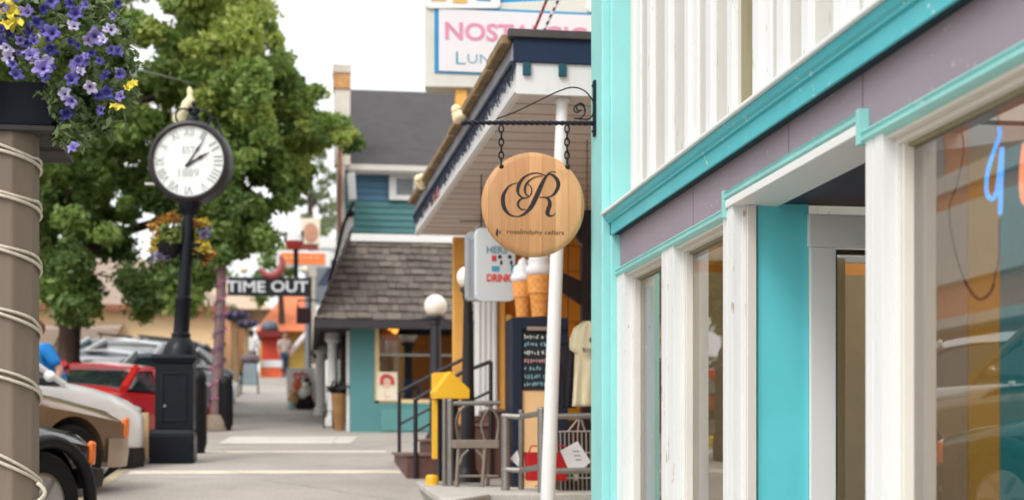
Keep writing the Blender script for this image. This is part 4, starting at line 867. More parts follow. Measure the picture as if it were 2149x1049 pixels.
# hanging baskets at the clock
def basket(cl_, bx_, lab, fl_):
    c_ = pf(*bx_, .05); o = thing('hanging_basket', c_, lab, 'hanging basket', 'hanging baskets on the clock post')
    m = M(); m.lathe([(.001, -.14), (.07, -.13), (.13, -.05), (.15, .03), (.001, .03)], c_, 16); m.build('bowl', BLACKP, o, smooth=True)
    m = M(); m.tube([pf(384, bx_[1] - 6), c_ + Vector((0, 0, -.02))], .012, 6); m.build('hook', DKIRON, o)
    q = []
    for px, py, k_ in cl_: p = pf(px, py, random.uniform(-.12, .12)); q.append((p.x, p.y, p.z, .07, k_))
    leaves('flowers', q, 60, .038, fl_, o, len(cl_), .5)
FO = mat_leaf('basket_orange', [C(190, 130, 50), C(206, 160, 70), C(160, 96, 44), C(120, 110, 50)], .2); FY = mat_leaf('basket_yellow', [C(216, 186, 60), C(226, 204, 96), C(160, 150, 60)], .2); FG_ = mat_leaf('basket_green', [C(120, 140, 60), C(80, 104, 50), C(160, 170, 90)], .3); FV = mat_leaf('basket_violet', [C(150, 140, 170), C(110, 104, 140), C(200, 190, 200)], .2)
basket([(335, 462, 0), (350, 448, 0), (322, 474, 0), (362, 450, 0), (345, 478, 2), (362, 484, 2), (358, 496, 2), (322, 500, 1), (318, 520, 1), (326, 536, 3), (334, 500, 2), (345, 530, 3), (330, 550, 2)], (352, 512), 'basket of orange and yellow flowers at the left of the clock post', [FO, FY, FG_, FV])
basket([(410, 465, 0), (424, 458, 1), (430, 470, 3), (428, 486, 3), (408, 490, 1), (420, 505, 1), (430, 515, 1), (414, 522, 1), (436, 530, 0), (424, 536, 0), (412, 480, 2)], (418, 512), 'basket of yellow and violet flowers at the right of the clock post', [FO, FY, FG_, FV])
# ------------------------------------------------------------------ pavement furniture on the left
e = G(303, 972); bo = thing('wooden_bollard', e, 'short pale wooden bollard just left of the clock pedestal', 'bollard')
m = M(); hw = 10 / FP * e.y; m.loft([[(e.x + a * hw, e.y + b * hw, z) for a, b in ((-1, -1), (1, -1), (1, 1), (-1, 1))] for z in (e.z, e.z + .5, P(303, 868, e.y / ct).z)]); m.build('block', mat('pale_wood_post', C(190, 160, 122), .8, .15, 6, .4, 20), bo, bevel=.012)
m = M(); m.bx(e.x - hw * 1.1, e.x + hw * 1.1, e.y - hw * 1.1, e.y + hw * 1.1, e.z + .02, e.z + .06); m.build('steel_band', STEEL, bo)
cb_ = P(322, 850, 18.6); m = M(); m.prism([(cb_.x - .18, 18.2, rz(-2.2, 18.2)), (cb_.x + .16, 18.2, rz(-2.2, 18.2)), (cb_.x + .13, 18.2, rz(-2.2, 18.2) + .3), (cb_.x - .15, 18.2, rz(-2.2, 18.2) + .3)], (0, 1.0, .07)); tag(m.build('wheel_stop', mat('yellow_kerb_paint', C(238, 196, 70), .7, .15, 6), None, bevel=.01), 'yellow painted wheel stop behind the wooden bollard', 'wheel stop')
def bin_(px, pyt, pyb, wpx, lab, mt_):
    e = G(px, pyb); o = thing('litter_bin', e, lab, 'litter bin', 'black litter bins on the pavement'); q = e.y / FP; h = (pyb - pyt) * q; r_ = wpx * q / 2
    m = M(); m.lathe([(.001, 0), (r_ * .84, 0), (r_ * .86, .04), (r_, .08), (r_, h * .86), (.001, h * .86)], e, 20)
    for k_ in range(20): an = 6.2832 * k_ / 20; m.obox(e + Vector((math.cos(an) * r_, math.sin(an) * r_, h * .46)), (.02, .03, h * .72), Matrix.Rotation(an, 3, 'Z'))
    m.build('body', mt_, o, smooth=True)
    m = M(); m.lathe([(r_ * 1.06, h * .862), (r_ * 1.06, h * .9), (r_ * .8, h * .97), (r_ * .3, h), (.001, h)], e, 20); m.build('lid', mt_, o, smooth=True)
bin_(417, 778, 950, 30, 'black litter bin tucked against the right of the clock pedestal', BLACKP)
bin_(472, 790, 903, 30, 'black litter bin at the foot of the garlanded post', BLACKP)
e = G(453, 903); gp = thing('garland_post', e, 'slim timber post wound with pink and purple tinsel on a stone foot', 'post'); q = e.y / FP
m = M(); m.lathe([(.001, 0), (25 * q, 0), (24 * q, .14), (17 * q, .24), (.001, .24)], e, 14); m.build('stone_foot', conc_mat('stone', C(150, 136, 118), 4), gp, smooth=True)
zt = P(458, 548, e.y / ct).z; m = M(); m.loft([[(e.x + .1 * t + math.cos(6.2832 * k_ / 8) * r_, e.y + math.sin(6.2832 * k_ / 8) * r_, e.z + .2 + (zt - e.z - .2) * t) for k_ in range(8)] for t, r_ in ((0, 13 * q), (.4, 11 * q), (1, 9 * q))]); m.build('shaft', mat('mauve_brown_post', C(122, 98, 98), .8, .12, 6), gp, smooth=True)
m = M(); m.k = 0; rg = random.Random(2)
for i in range(520):
    t = i / 520; an = t * 6.2832 * 9; zz = e.z + .3 + (zt - e.z - .4) * t; r_ = 13.5 * q - 2 * q * t; c_ = Vector((e.x + .1 * t + math.cos(an) * r_, e.y + math.sin(an) * r_, zz)); m.k = 0 if (i // 26) % 2 else 1
    d = Vector((rg.gauss(0, 1), rg.gauss(0, 1), rg.gauss(0, 1))).normalized(); s_ = d.orthogonal().normalized() * .006; L = d * .045
    m.add([c_ - s_, c_ + s_, c_ + s_ + L, c_ - s_ + L], [(0, 1, 2, 3)])
tag(m.build('tinsel_garland', [mat('pink_tinsel', C(216, 130, 170), .3, .2, 30, metal=.3), mat('purple_tinsel', C(122, 84, 140), .3, .2, 30, metal=.3)], None, recalc=False), 'pink and purple tinsel garland spiralling up the slim post', 'garland')
# planter post further along
def planter_post(px, pyb, pyt, lab):
    e = G(px, pyb); o = thing('planter_post', e, lab, 'planter post', 'posts with flower bowls along the kerb'); q = e.y / FP; h = (pyb - pyt) * q
    m = M(); m.lathe([(.001, 0), (9 * q, 0), (8 * q, .1), (5 * q, .16), (4.6 * q, h), (.001, h)], e, 12); m.build('shaft', mat('tan_post', C(150, 124, 92), .8, .15, 5), o, smooth=True)
    m = M(); m.lathe([(.001, h - .12), (14 * q, h - .08), (23 * q, h), (.001, h)], e, 16); m.build('bowl', mat('bowl_dark', C(60, 56, 70), .6), o, smooth=True)
    cs = [(e.x + math.cos(a) * 17 * q, e.y + math.sin(a) * 17 * q, e.z + h + .04, .14, 0) for a in range(7)] + [(e.x - .05, e.y, e.z + h + .2, .12, 1)]
    leaves('flowers', cs, 45, .05, [mat_leaf('bowl_violet', [C(96, 84, 120), C(70, 64, 104), C(120, 110, 150)], .2), FG_], o, 3, .5)
planter_post(495, 832, 668, 'tan post with a bowl of dark violet flowers beyond the garlanded post')
planter_post(517, 806, 684, 'second thinner post with flower bowl, just beyond the first')
# sandwich board
e = G(524, 826); o = thing('sandwich_board', e, 'grey blank sandwich board standing on the pavement', 'sandwich board'); Y_ = e.y
m = M(); m.prism([PY(512, 762, Y_), PY(538, 762, Y_), PY(540, 808, Y_), PY(508, 808, Y_)], (0, .03, 0)); m.build('panel', mat('board_grey', C(150, 164, 172), .6, .08, 3), o)
m = M(); 
for px0, px1 in ((508, 506), (538, 543)): m.tube([PY(px0, 760, Y_ + .02), PY(px1, 828, Y_ + .02)], .018, 6); m.tube([PY(px0, 760, Y_ + .04), PY(px1 - 1, 824, Y_ + .5)], .018, 6)
m.build('frame', BLACKP, o)
m = M(); m.lathe([(.001, 0), (.2, 0), (.26, .12), (.2, .24), (.001, .3)], PY(525, 760, Y_ + .3) + Vector((0, 0, -.05)), 14); m.build('sign_topper', mat('topper_grey', C(110, 96, 100), .6), o, smooth='all')
# ------------------------------------------------------------------ vehicles
def boolean_cut(o, cyl):
    for c_ in cyl:
        md = o.modifiers.new('cut', 'BOOLEAN'); md.operation = 'DIFFERENCE'; md.object = c_; md.solver = 'EXACT'
    dg = bpy.context.evaluated_depsgraph_get(); me = bpy.data.meshes.new_from_object(o.evaluated_get(dg)); o.modifiers.clear(); o.data = me
    for c_ in cyl: bpy.data.objects.remove(c_)
def car(name, label, cat, group, loc, yaw, L, W, paint, hood, belt, roof, st_, wheel_r, axles, zb=.26, cabin=None, lens=None, chrome=None, flare=False, rails=False, bumper=None, tilt=True):
    """st_: (x, ztop, half width) stations of the lower body, x = 0 at the nose, negative behind"""
    o = bpy.data.objects.new(name, None); link(o); OFF[o] = Vector((0, 0, 0)); tag(o, label, cat, group)
    ss = catmull(st_, 4); loops = []
    for x, zt, hw in ss:
        hh = zt - zb; sec = [(0, zt + .015), (hw * .55, zt + .008), (hw * .83, zt - .02), (hw * .95, zt - .075), (hw * .995, zt - .2 * hh), (hw, zb + .45 * hh), (hw * .985, zb + .15 * hh), (hw * .93, zb), (0, zb)]
        loops.append([(x, y, z) for y, z in sec] + [(x, -y, z) for y, z in sec[::-1][1:-1]])
    m = M(); m.loft(loops); b = m.build('body', [paint, BLACKP], o, smooth='all')
    cyl = []
    for ax in axles:
        mm = M(); mm.lathe([(wheel_r * 1.16, -W), (wheel_r * 1.16, W)], (ax, 0, wheel_r * 1.02), 36, mtf); c_ = mm.build('cutter', paint); c_.location = (0, 0, 0); c_.data.transform(Matrix.Translation(OFF[c_])); cyl.append(c_)
    boolean_cut(b, cyl)
    b.data.polygons.foreach_set('use_smooth', [True] * len(b.data.polygons)); b.data.set_sharp_from_angle(angle=R(35))
    m = M()
    for ax in axles: m.bx(ax - wheel_r * 1.3, ax + wheel_r * 1.3, -W * .36, W * .36, zb, zb + .5)
    m.build('underbody', BLACKP, o)
    hwx = st_[len(st_) // 2][2]
    if cabin:
        loops = []; gl = []
        for x, z, k_ in cabin:       # x, roof height, 1 = roof width 0 = base width
            hb, ht = hwx * .93, hwx * .74
            zz = max(z, belt + .01); hw2 = hb + (ht - hb) * min(1, (zz - belt) / (roof - belt))
            sec = [(0, zz + .02), (hw2 * .7, zz + .01), (hw2 * .94, zz - .03 * min(1, (zz - belt) * 4)), (hw2, max(belt, zz - .1)), (hb, belt - .03), (0, belt - .03)]
            loops.append([(x, y, q) for y, q in sec] + [(x, -y, q) for y, q in sec[::-1][1:-1]])
        m = M(); m.loft(loops); g_ = m.build('cabin_glass', DGLASS, o, smooth=True)
        m = M(); pts = [c_ for c_ in cabin if c_[2]]
        x0, x1 = pts[0][0] + .06, pts[-1][0] - .06; zr = roof; ht = hwx * .76
        m.loft([[(x, -ht, zr - .075 - dz), (x, -ht * .92, zr - .002 - dz), (x, 0, zr + .032 - dz), (x, ht * .92, zr - .002 - dz), (x, ht, zr - .075 - dz), (x, 0, zr - .09 - dz)] for x, dz in ((x0 + .02, .04), ((x0 * .8 + x1 * .2), 0), ((x0 + x1) / 2, -.01), ((x0 * .2 + x1 * .8), 0), (x1 - .02, .04))])
        m.build('roof', paint, o, smooth=True)
        xa = cabin[0][0]; xz = cabin[-1][0]
        for sg_ in (-1, 1):
            m = M(); hb = hwx * .93; m.tube([(xa + .03, sg_ * hb * .97, belt - .02), (x0 + .03, sg_ * ht * .985, zr - .05)], .045, 8); m.build('pillar', paint, o, smooth=True)
            m = M(); m.tube([(xz - .03, sg_ * hb * .98, belt - .02), (x1 - .03, sg_ * ht * .985, zr - .05)], .07, 8); m.build('pillar', paint, o, smooth=True)
            xm = x0 + (x1 - x0) * .52; m = M(); m.tube([(xm - .04, sg_ * hb * .985, belt - .02), (xm, sg_ * ht * .99, zr - .06)], .042, 8); m.build('pillar', paint, o, smooth=True)
            m = M(); m.ball((xa - .28, sg_ * (hwx * 1.0 + .07), belt + .06), .07, 10, 7, (.7, 1.1, .8)); m.build('wing_mirror', BLACKP if flare else paint, o, smooth='all')
            if rails: m = M(); m.tube([(x0 - .1, sg_ * ht * .8, zr + .09), (x1 + .1, sg_ * ht * .8, zr + .09)], .022, 6); [m.tube([(x, sg_ * ht * .8, zr - .01), (x, sg_ * ht * .8, zr + .09)], .02, 6) for x in (x0 - .2, x1 + .2)]; m.build('roof_rail', BLACKP, o)
    for ax in axles:
        for sg_ in (-1, 1):
            y0 = sg_ * (W / 2 - .02); mt2 = mtf if sg_ < 0 else Matrix(((1, 0, 0), (0, 0, 1), (0, -1, 0)))
            wh = thing('wheel', (0, 0, 0), None, None); wh.parent = o; OFF[wh] = OFF[o]
            c_ = (ax, sg_ * (W / 2 - .13), wheel_r)
            m = M(); m.lathe([(wheel_r * .6, -.1), (wheel_r * .9, -.11), (wheel_r, -.07), (wheel_r, .07), (wheel_r * .92, .11), (wheel_r * .62, .10), (wheel_r * .60, .05), (wheel_r * .6, -.1)], c_, 32, mt2); m.build('tyre', RUB, wh, smooth=True)
            m = M(); m.lathe([(wheel_r * .62, .09), (wheel_r * .56, .095), (wheel_r * .5, .05), (wheel_r * .2, .07), (wheel_r * .16, .1), (.001, .1)], c_, 32, mt2)
            for q in range(6):
                an = q * 1.047; rd = Vector((math.cos(an), math.sin(an), 0)); m.obox(Vector(c_) + mt2 @ (rd * wheel_r * .36 + Vector((0, 0, .075))), (wheel_r * .4, .05, .03), mt2 @ Matrix.Rotation(an, 3, 'Z'))
            m.build('rim', ALLOY, wh, smooth=True)
    if flare:
        for ax in axles:
            for sg_ in (-1, 1):
                m = M(); m.tube([(ax + wheel_r * 1.19 * math.cos(t * .21), sg_ * (W / 2 + .0), wheel_r * 1.02 + wheel_r * 1.19 * math.sin(t * .21)) for t in range(16)], .05, 8); m.build('wheel_flare', BLACKP, o, smooth='all')
    for sg_ in (-1, 1):
        if lens:
            for nm, mt_, x, y, z, sx, sy, sz in lens:
                m = M()
                if nm == 'corner_lamp': m.obox((x, sg_ * y, z), (sx * 1.5, sy * 1.5, sz * 1.9), Matrix.Rotation(-.35 * sg_, 3, 'Z')); m.build(nm, mt_, o, bevel=.025)
                else: m.ball((x, sg_ * y, z), 1, 14, 8, (sx, sy, sz)); m.build(nm, mt_, o, smooth='all')
    if bumper:
        x, z0, z1, hw, mt_ = bumper
        m = M(); m.loft([[(x - dx, y, z0), (x - dx + .02, y, (z0 + z1) / 2), (x - dx, y, z1), (x - dx - .12, y, z1), (x - dx - .12, y, z0)] for y, dx in ((-hw, .34), (-hw * .9, .1), (-hw * .6, 0), (hw * .6, 0), (hw * .9, .1), (hw, .34))]); m.build('bumper', mt_, o, smooth=True)
    xm, ym = loc[0], loc[1]
    o.location = (loc[0], loc[1], loc[2]); o.rotation_euler = (math.atan(SL) * (1 if tilt else 0), 0, yaw)
    return o
PK = dict(rough=.25, var=.05, sc_=2, bump=.0, coat=.7)
BLK = mat('black_car_paint', C(22, 23, 28), **PK); TANP = mat('bronze_car_paint', C(146, 122, 98), metal=.35, **PK); WHP = mat('white_car_paint', C(232, 232, 230), **PK); REDP = mat('red_car_paint', C(186, 30, 34), **PK); SILP = mat('silver_car_paint', C(196, 206, 208), metal=.3, **PK); GRP = mat('grey_car_paint', C(92, 96, 100), metal=.3, **PK)
CHR = mat('chrome_trim', C(206, 204, 198), .18, .05, 4, 0, metal=.9); TANB = mat('bronze_bumper', C(176, 158, 138), .3, .05, 3, 0, metal=.3, coat=.4)
def nose(px, D, hw, yaw): c_ = P(px, 950, D); return c_.x - math.sin(yaw) * hw, c_.y + math.cos(yaw) * hw
GRPK = 'cars parked nose to the kerb'
ya = R(56)
x, y = nose(186, 11.2, .62, ya)
car('parked_car', 'black off-road car with orange corner lamp, nearest in the row', 'car', GRPK, (x, y, rz(-2.5, y) - .06), ya, 4.4, 1.72, BLK, 1.0, 1.14, 1.75,
    [(-.02, .80, .60), (-.06, .86, .66), (-.2, .92, .73), (-.7, 1.0, .78), (-1.4, 1.07, .83), (-2.2, 1.1, .84), (-3.4, 1.1, .84), (-4.3, 1.08, .8)], .39, (-.74, -3.4), zb=.42,
    cabin=[(-1.35, 1.1, 0), (-1.75, 1.72, 1), (-2.5, 1.75, 1), (-4.1, 1.72, 1), (-4.25, 1.1, 0)], flare=True,
    lens=[('corner_lamp', ORLENS, -.12, .705, .76, .06, .035, .10), ('headlight', HLENS, -.02, .48, .76, .03, .10, .10)], bumper=(.10, .50, .64, .80, BLACKP))
x, y = nose(254, 13.3, .72, ya)
car('parked_car', 'bronze pickup with amber corner lamp, between the black and white cars', 'car', GRPK, (x, y, rz(-2.5, y)), ya, 5.2, 1.9, TANP, 1.1, 1.22, 1.82,
    [(-.02, .76, .72), (-.05, .83, .78), (-.18, .91, .86), (-.7, 1.0, .92), (-1.3, 1.08, .95), (-2.2, 1.16, .95), (-4.0, 1.22, .95), (-5.1, 1.2, .92)], .40, (-.90, -4.0), zb=.42,
    cabin=[(-1.55, 1.12, 0), (-2.25, 1.78, 1), (-2.7, 1.82, 1), (-3.6, 1.8, 1), (-3.75, 1.2, 0)],
    lens=[('corner_lamp', ORLENS, -.13, .835, .77, .07, .035, .10), ('headlight', HLENS, -.03, .60, .76, .03, .14, .09)], bumper=(.02, .42, .68, .92, TANB))
ya = R(50)
x, y = nose(303, 15.6, .7, ya)
car('parked_car', 'white hatchback beyond the bronze pickup, sloping windscreen', 'car', GRPK, (x, y, rz(-2.5, y) - .05), ya, 4.4, 1.8, WHP, 1.0, 1.12, 1.62,
    [(-.0, .70, .62), (-.05, .84, .70), (-.2, .94, .80), (-.6, 1.05, .86), (-1.1, 1.12, .89), (-2.0, 1.15, .9), (-3.4, 1.16, .9), (-4.3, 1.05, .82)], .36, (-.86, -3.5), zb=.28,
    cabin=[(-1.3, 1.12, 0), (-2.2, 1.56, 1), (-2.7, 1.64, 1), (-3.5, 1.57, 1), (-4.2, 1.12, 0)],
    lens=[('headlight', HLENS, -.22, .67, .86, .15, .06, .05)], bumper=(.0, .24, .46, .86, BLACKP))
def sedan(label, px, D, paint, yaw, hz=0, rails=False, sc_=1.0):
    p = P(px, 800, D); return car('parked_car', label, 'car', GRPK, (p.x, p.y, rz(p.x, p.y) + hz), yaw, 4.5, 1.76, paint, .9, .98 * sc_, 1.36 * sc_,
        [(2.2, .60, .55), (2.15, .70, .68), (1.9, .80, .80), (1.3, .90, .86), (.9, .95, .88), (0, .97, .88), (-1.4, .98, .88), (-2.0, .97, .82), (-2.25, .86, .74), (-2.3, .7, .7)], .32, (1.35, -1.35), zb=.2,
        cabin=[(.95, .97, 0), (.2, 1.32 * sc_, 1), (-.4, 1.36 * sc_, 1), (-1.0, 1.33 * sc_, 1), (-1.75, .98, 0)], lens=[('headlight', HLENS, 2.02, .66, .66, .14, .1, .07), ('tail_lamp', mat('tail_lens', C(150, 20, 24), .2, .1, 20), -2.2, .62, .78, .08, .12, .07)], rails=rails)
sedan('red coupe beside the clock pedestal', 262, 21.2, REDP, R(68), -.02).scale = (.78, .86, .87)
sedan('pale silver car just beyond the red coupe', 285, 25.2, SILP, R(62), .05).scale = (.95, .95, .93)
sedan('grey estate car with roof rails behind the silver car', 300, 31, SILP, R(58), .0, True, 1.12)
sedan('white car right of the clock, dark windscreen towards us', 330, 29.5, WHP, R(66), .1, False, 1.0)
sedan('dark grey car beyond the white one right of the clock', 362, 35, GRP, R(66), .1, False, 1.06)
# ------------------------------------------------------------------ people
SKIN = mat('skin', C(196, 150, 124), .6, .06, 8); HAIRR = mat('red_brown_hair', C(112, 58, 44), .7, .2, 20); HAIRD = mat('dark_hair', C(40, 34, 34), .7, .2, 20)
def skin_obj(name, joints, edges, mt_, par, sub=2):
    me = bpy.data.meshes.new(name); me.from_pydata([j[0] for j in joints], edges, []); o = bpy.data.objects.new(name, me); link(o)
    md = o.modifiers.new('skin', 'SKIN'); o.modifiers.new('sub', 'SUBSURF').levels = sub
    for i, j in enumerate(joints): me.skin_vertices[0].data[i].radius = (j[1], j[2] if len(j) > 2 else j[1])
    me.skin_vertices[0].data[0].use_root = True
    dg = bpy.context.evaluated_depsgraph_get(); nm = bpy.data.meshes.new_from_object(o.evaluated_get(dg)); o.modifiers.clear(); o.data = nm
    nm.materials.clear(); nm.materials.append(mt_); nm.polygons.foreach_set('use_smooth', [True] * len(nm.polygons))
    o.parent = par; OFF[o] = Vector((0, 0, 0)); return o
def person(loc, yaw, H_, label, shirt_m, trouser_m, hair_m, stride=.14, lean=0.0, arm=.12, sleeve=.55, shoe=None):
    o = thing('person', loc, label, 'person'); OFF[o] = Vector((0, 0, 0)); s_ = H_ / 1.75
    J = []; Eg = []
    def j(x, y, z, r_, r2=None): J.append(((x * s_, (y - lean * max(0, z - .95)) * s_, z * s_), r_ * s_, (r2 or r_) * s_)); return len(J) - 1
    def c(*ids):
        for a, b in zip(ids, ids[1:]): Eg.append((a, b))
    pel = j(0, 0, .96, .15, .11); wa = j(0, .01, 1.1, .13, .10); chs = j(0, 0, 1.3, .15, .11); nk = j(0, -.01, 1.48, .055); hd = j(0, -.02, 1.58, .07, .085); tp_ = j(0, -.01, 1.68, .075, .09); tt = j(0, 0, 1.73, .05, .06); c(pel, wa, chs, nk, hd, tp_, tt)
    nose_ = j(0, -.115, 1.60, .014); c(hd, nose_)
    for sg_ in (-1, 1):
        hip = j(.09 * sg_, 0, .9, .09); kn = j(.1 * sg_, -.05 + sg_ * stride * .5, .5, .058); an = j(.1 * sg_, sg_ * stride, .09, .038); to = j(.11 * sg_, sg_ * stride - .17, .035, .032); c(pel, hip, kn, an, to)
        sh = j(.18 * sg_, 0, 1.41, .06); el = j(.24 * sg_, .03, 1.13, .042); wr = j(.25 * sg_, -arm, .89, .027); pa = j(.25 * sg_, -arm - .02, .82, .034, .018); c(chs, sh, el, wr, pa)
        for k_, (dx, L) in enumerate(((-.026, .065), (-.009, .078), (.009, .074), (.024, .058))): f1 = j(.25 * sg_ + dx * .5, -arm - .022 + dx, .79, .0085); f2 = j(.25 * sg_ + dx * .5, -arm - .03 + dx, .79 - L, .0075); c(pa, f1, f2)
        t1 = j(.235 * sg_, -arm - .055, .815, .009); t2 = j(.235 * sg_, -arm - .075, .775, .008); c(pa, t1, t2)
    skin_obj('body', J, Eg, SKIN, o)
    g = lambda x, y, z, r_, r2=None: ((x * s_, (y - lean * max(0, z - .95)) * s_, z * s_), r_ * s_, (r2 or r_) * s_)
    T = [g(0, 0, 1.2, .16, .125), g(0, 0, .93, .175, .135), g(0, 0, 1.33, .175, .13), g(0, 0, 1.44, .09)]; e_ = [(0, 1), (0, 2), (2, 3)]
    for sg_ in (-1, 1):
        b = len(T); T += [g(.19 * sg_, 0, 1.40, .082), g(.24 * sg_, .02, 1.40 - .27 * sleeve * 1.6, .065)]; e_ += [(2, b), (b, b + 1)]
    skin_obj('shirt', T, e_, shirt_m, o)
    T = [g(0, 0, .95, .165, .125)]; e_ = []
    for sg_ in (-1, 1):
        b = len(T); T += [g(.09 * sg_, 0, .88, .105), g(.1 * sg_, -.05 + sg_ * stride * .5, .5, .078), g(.1 * sg_, sg_ * stride, .13, .062)]; e_ += [(0, b), (b, b + 1), (b + 1, b + 2)]
    skin_obj('trousers', T, e_, trouser_m, o)
    m = M(); q = Vector((0, (.02 - lean * .7) * s_, 1.665 * s_)); m.ball(q + Vector((0, .012, -.01)) * s_, .122 * s_, 14, 9, (.88, .98, 1.0)); m.build('hair', hair_m, o, smooth='all')
    for sg_ in (-1, 1):
        m = M(); m.ball(((.034 * sg_) * s_, (-.098 - lean * .66) * s_, 1.625 * s_), .011 * s_, 8, 6); m.build('eye', HAIRD, o)
        m = M(); m.ball(((.1 * sg_) * s_, (-.0 - lean * .64) * s_, 1.61 * s_), .026 * s_, 8, 6, (.4, .8, 1.2)); m.build('ear', SKIN, o)
        m = M(); m.ball((.108 * sg_ * s_, (sg_ * stride - .09) * s_, .04 * s_), .12 * s_, 12, 7, (.42, 1.15, .36)); m.build('shoe', shoe or BLACKP, o, smooth='all')
    o.rotation_euler = (0, 0, yaw); return o
p = P(124, 800, 18.2); person((p.x, p.y, rz(p.x, p.y)), R(-68), 1.74, 'person in a bright blue shirt standing behind the parked cars', mat('blue_shirt', C(20, 122, 196), .8, .08, 5), mat('dark_trousers', C(44, 46, 60), .8, .1, 6), HAIRR, .05, .42, .12).scale = (1.32, 1.2, 1.03)
p = G(528, 792); person(p, R(170), 1.72, 'person in white top and dark trousers walking away on the pavement', mat('white_top', C(222, 222, 216), .8, .04, 5), mat('dark_trousers', C(44, 46, 60)), HAIRD, .2)
p = G(597, 790); person(p, R(20), 1.66, 'person in pale top and blue jeans beside the red kiosk', mat('pale_top', C(190, 176, 164), .8, .08, 5), mat('blue_jeans', C(58, 78, 104), .8, .1, 6), HAIRD, .1)
# ------------------------------------------------------------------ street tree
def inpoly(x, y, P_):
    r_ = False; n = len(P_)
    for i in range(n):
        (x0, y0), (x1, y1) = P_[i], P_[(i + 1) % n]
        if (y0 > y) != (y1 > y) and x < (x1 - x0) * (y - y0) / (y1 - y0) + x0: r_ = not r_
    return r_
random.seed(11)
poly = [(-160, 560), (-160, -250), (300, -330), (470, -150), (545, 0), (575, 65), (612, 110), (600, 150), (640, 175), (690, 195), (690, 240), (725, 268), (762, 296), (735, 310), (690, 282), (655, 320), (640, 395), (600, 425), (572, 470), (572, 500), (530, 520), (472, 530), (448, 590), (428, 640), (400, 650), (345, 630), (300, 672), (270, 640), (235, 622), (200, 640), (150, 660), (100, 640), (60, 620)]
holes = [(552, 112, 27), (668, 225, 30), (596, 213, 12), (646, 322, 16), (563, 412, 24), (570, 466, 28), (515, 372, 14), (455, 116, 26), (343, 47, 14), (296, 116, 14), (236, 47, 10), (549, 103, 18), (198, 560, 22), (620, 260, 12), (610, 330, 10), (480, 250, 10), (240, 610, 18)]
holes = [(a, b, c_ * .72) for a, b, c_ in holes]
DT = 24.0
tb_ = G(140, 905); tree = thing('street_tree', P(140, 893, DT), 'large broad street tree with thick dark trunk and spreading green crown', 'tree')
tz = gz(tree.location.y) - .15; tree.location.z = tz; OFF[tree] = Vector(tree.location)
cl = []; tries = 0
while len(cl) < 860 and tries < 60000:
    tries += 1; px, py = random.uniform(-160, 770), random.uniform(-330, 690)
    if len(cl) >= 560: px, py = random.uniform(400, 770), random.uniform(-60, 600)
    if not inpoly(px, py, poly): continue
    rpx = random.uniform(16, 40)
    if px > 560: rpx = random.uniform(11, 22)
    if any((px - a) ** 2 + (py - b) ** 2 < (c_ + rpx * .45) ** 2 for a, b, c_ in holes): continue
    D = DT + random.uniform(-2.6, 2.6) * (1 if px < 560 else .5)
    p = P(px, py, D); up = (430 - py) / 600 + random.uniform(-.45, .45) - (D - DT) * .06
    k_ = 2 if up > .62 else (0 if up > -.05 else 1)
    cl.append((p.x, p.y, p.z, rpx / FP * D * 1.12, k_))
ext = 0
while ext < 110:
    px, py = random.uniform(540, 745), random.uniform(150, 440); rpx = random.uniform(11, 22)
    if not inpoly(px, py, poly) or any((px - a) ** 2 + (py - b) ** 2 < (c_ + rpx * .2) ** 2 for a, b, c_ in holes): continue
    p = P(px, py, DT + random.uniform(-1.2, 1.2)); cl.append((p.x, p.y, p.z, rpx / FP * DT * 1.15, random.choice((0, 0, 2, 1)))); ext += 1
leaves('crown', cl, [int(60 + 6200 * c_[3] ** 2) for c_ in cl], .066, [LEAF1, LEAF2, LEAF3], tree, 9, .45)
TP = lambda px, py, D=DT: P(px, py, D)
def limb(m, pts, r0, r1):
    q = catmull([tuple(p) for p in pts], 5); n = len(q); m.tube(q, [r0 + (r1 - r0) * i / (n - 1) for i in range(n)], 9)
m = M(); limb(m, [(tree.location.x, tree.location.y, tz - .1), TP(140, 820), TP(146, 700), TP(150, 600), TP(148, 480), TP(160, 360)], .215, .13)
m.lathe([(.42, -.05), (.3, .06), (.22, .3)], (tree.location.x, tree.location.y, tz), 12); m.build('trunk', BARK, tree, smooth='all')
for pts, r0, r1 in (([TP(148, 520), TP(190, 430), TP(260, 330, 23.5), TP(300, 200, 23)], .12, .03), ([TP(150, 560), TP(230, 500, 24.5), TP(350, 460, 24.6), TP(470, 430, 24.2), TP(560, 360)], .11, .02), ([TP(148, 470), TP(100, 380, 23.6), TP(40, 300, 23.4)], .1, .03), ([TP(158, 380), TP(250, 250), TP(400, 160), TP(520, 60, 24.4)], .1, .02), ([TP(155, 400), TP(150, 250), TP(170, 80), TP(180, -120)], .11, .02), ([TP(350, 460, 24.6), TP(480, 330, 24.4), TP(620, 270, 24.2), TP(740, 296)], .07, .012), ([TP(400, 300), TP(540, 200), TP(680, 190)], .05, .012)):
    m = M(); limb(m, pts, r0, r1); m.build('limb', BARK, tree, smooth='all')
def small_tree(label, D, pts, rpx, mats_, n, seed, gy, size=.11, group='trees beyond the street'):
    random.seed(seed); cx0 = sum(p[0] for p in pts) / len(pts); b = P(cx0, 800, D); b.z = gz(b.y) - .2
    o = thing('background_tree', b, label, 'tree', group); q = []
    for a, c_ in pts:
        for _ in range(3): p = P(a + random.uniform(-rpx, rpx) * .7, c_ + random.uniform(-rpx, rpx) * .7, D + random.uniform(-1.5, 1.5)); q.append((p.x, p.y, p.z, rpx * random.uniform(.5, .8) / FP * D, random.randrange(len(mats_))))
    leaves('crown', q, n, size, mats_, o, seed, .4)
    m = M(); t = P(cx0, sum(p[1] for p in pts) / len(pts), D); limb(m, [tuple(b), tuple(b.lerp(t, .5) + Vector((.1, 0, 0))), tuple(t)], .2, .08); m.build('trunk', BARK, o, smooth='all')
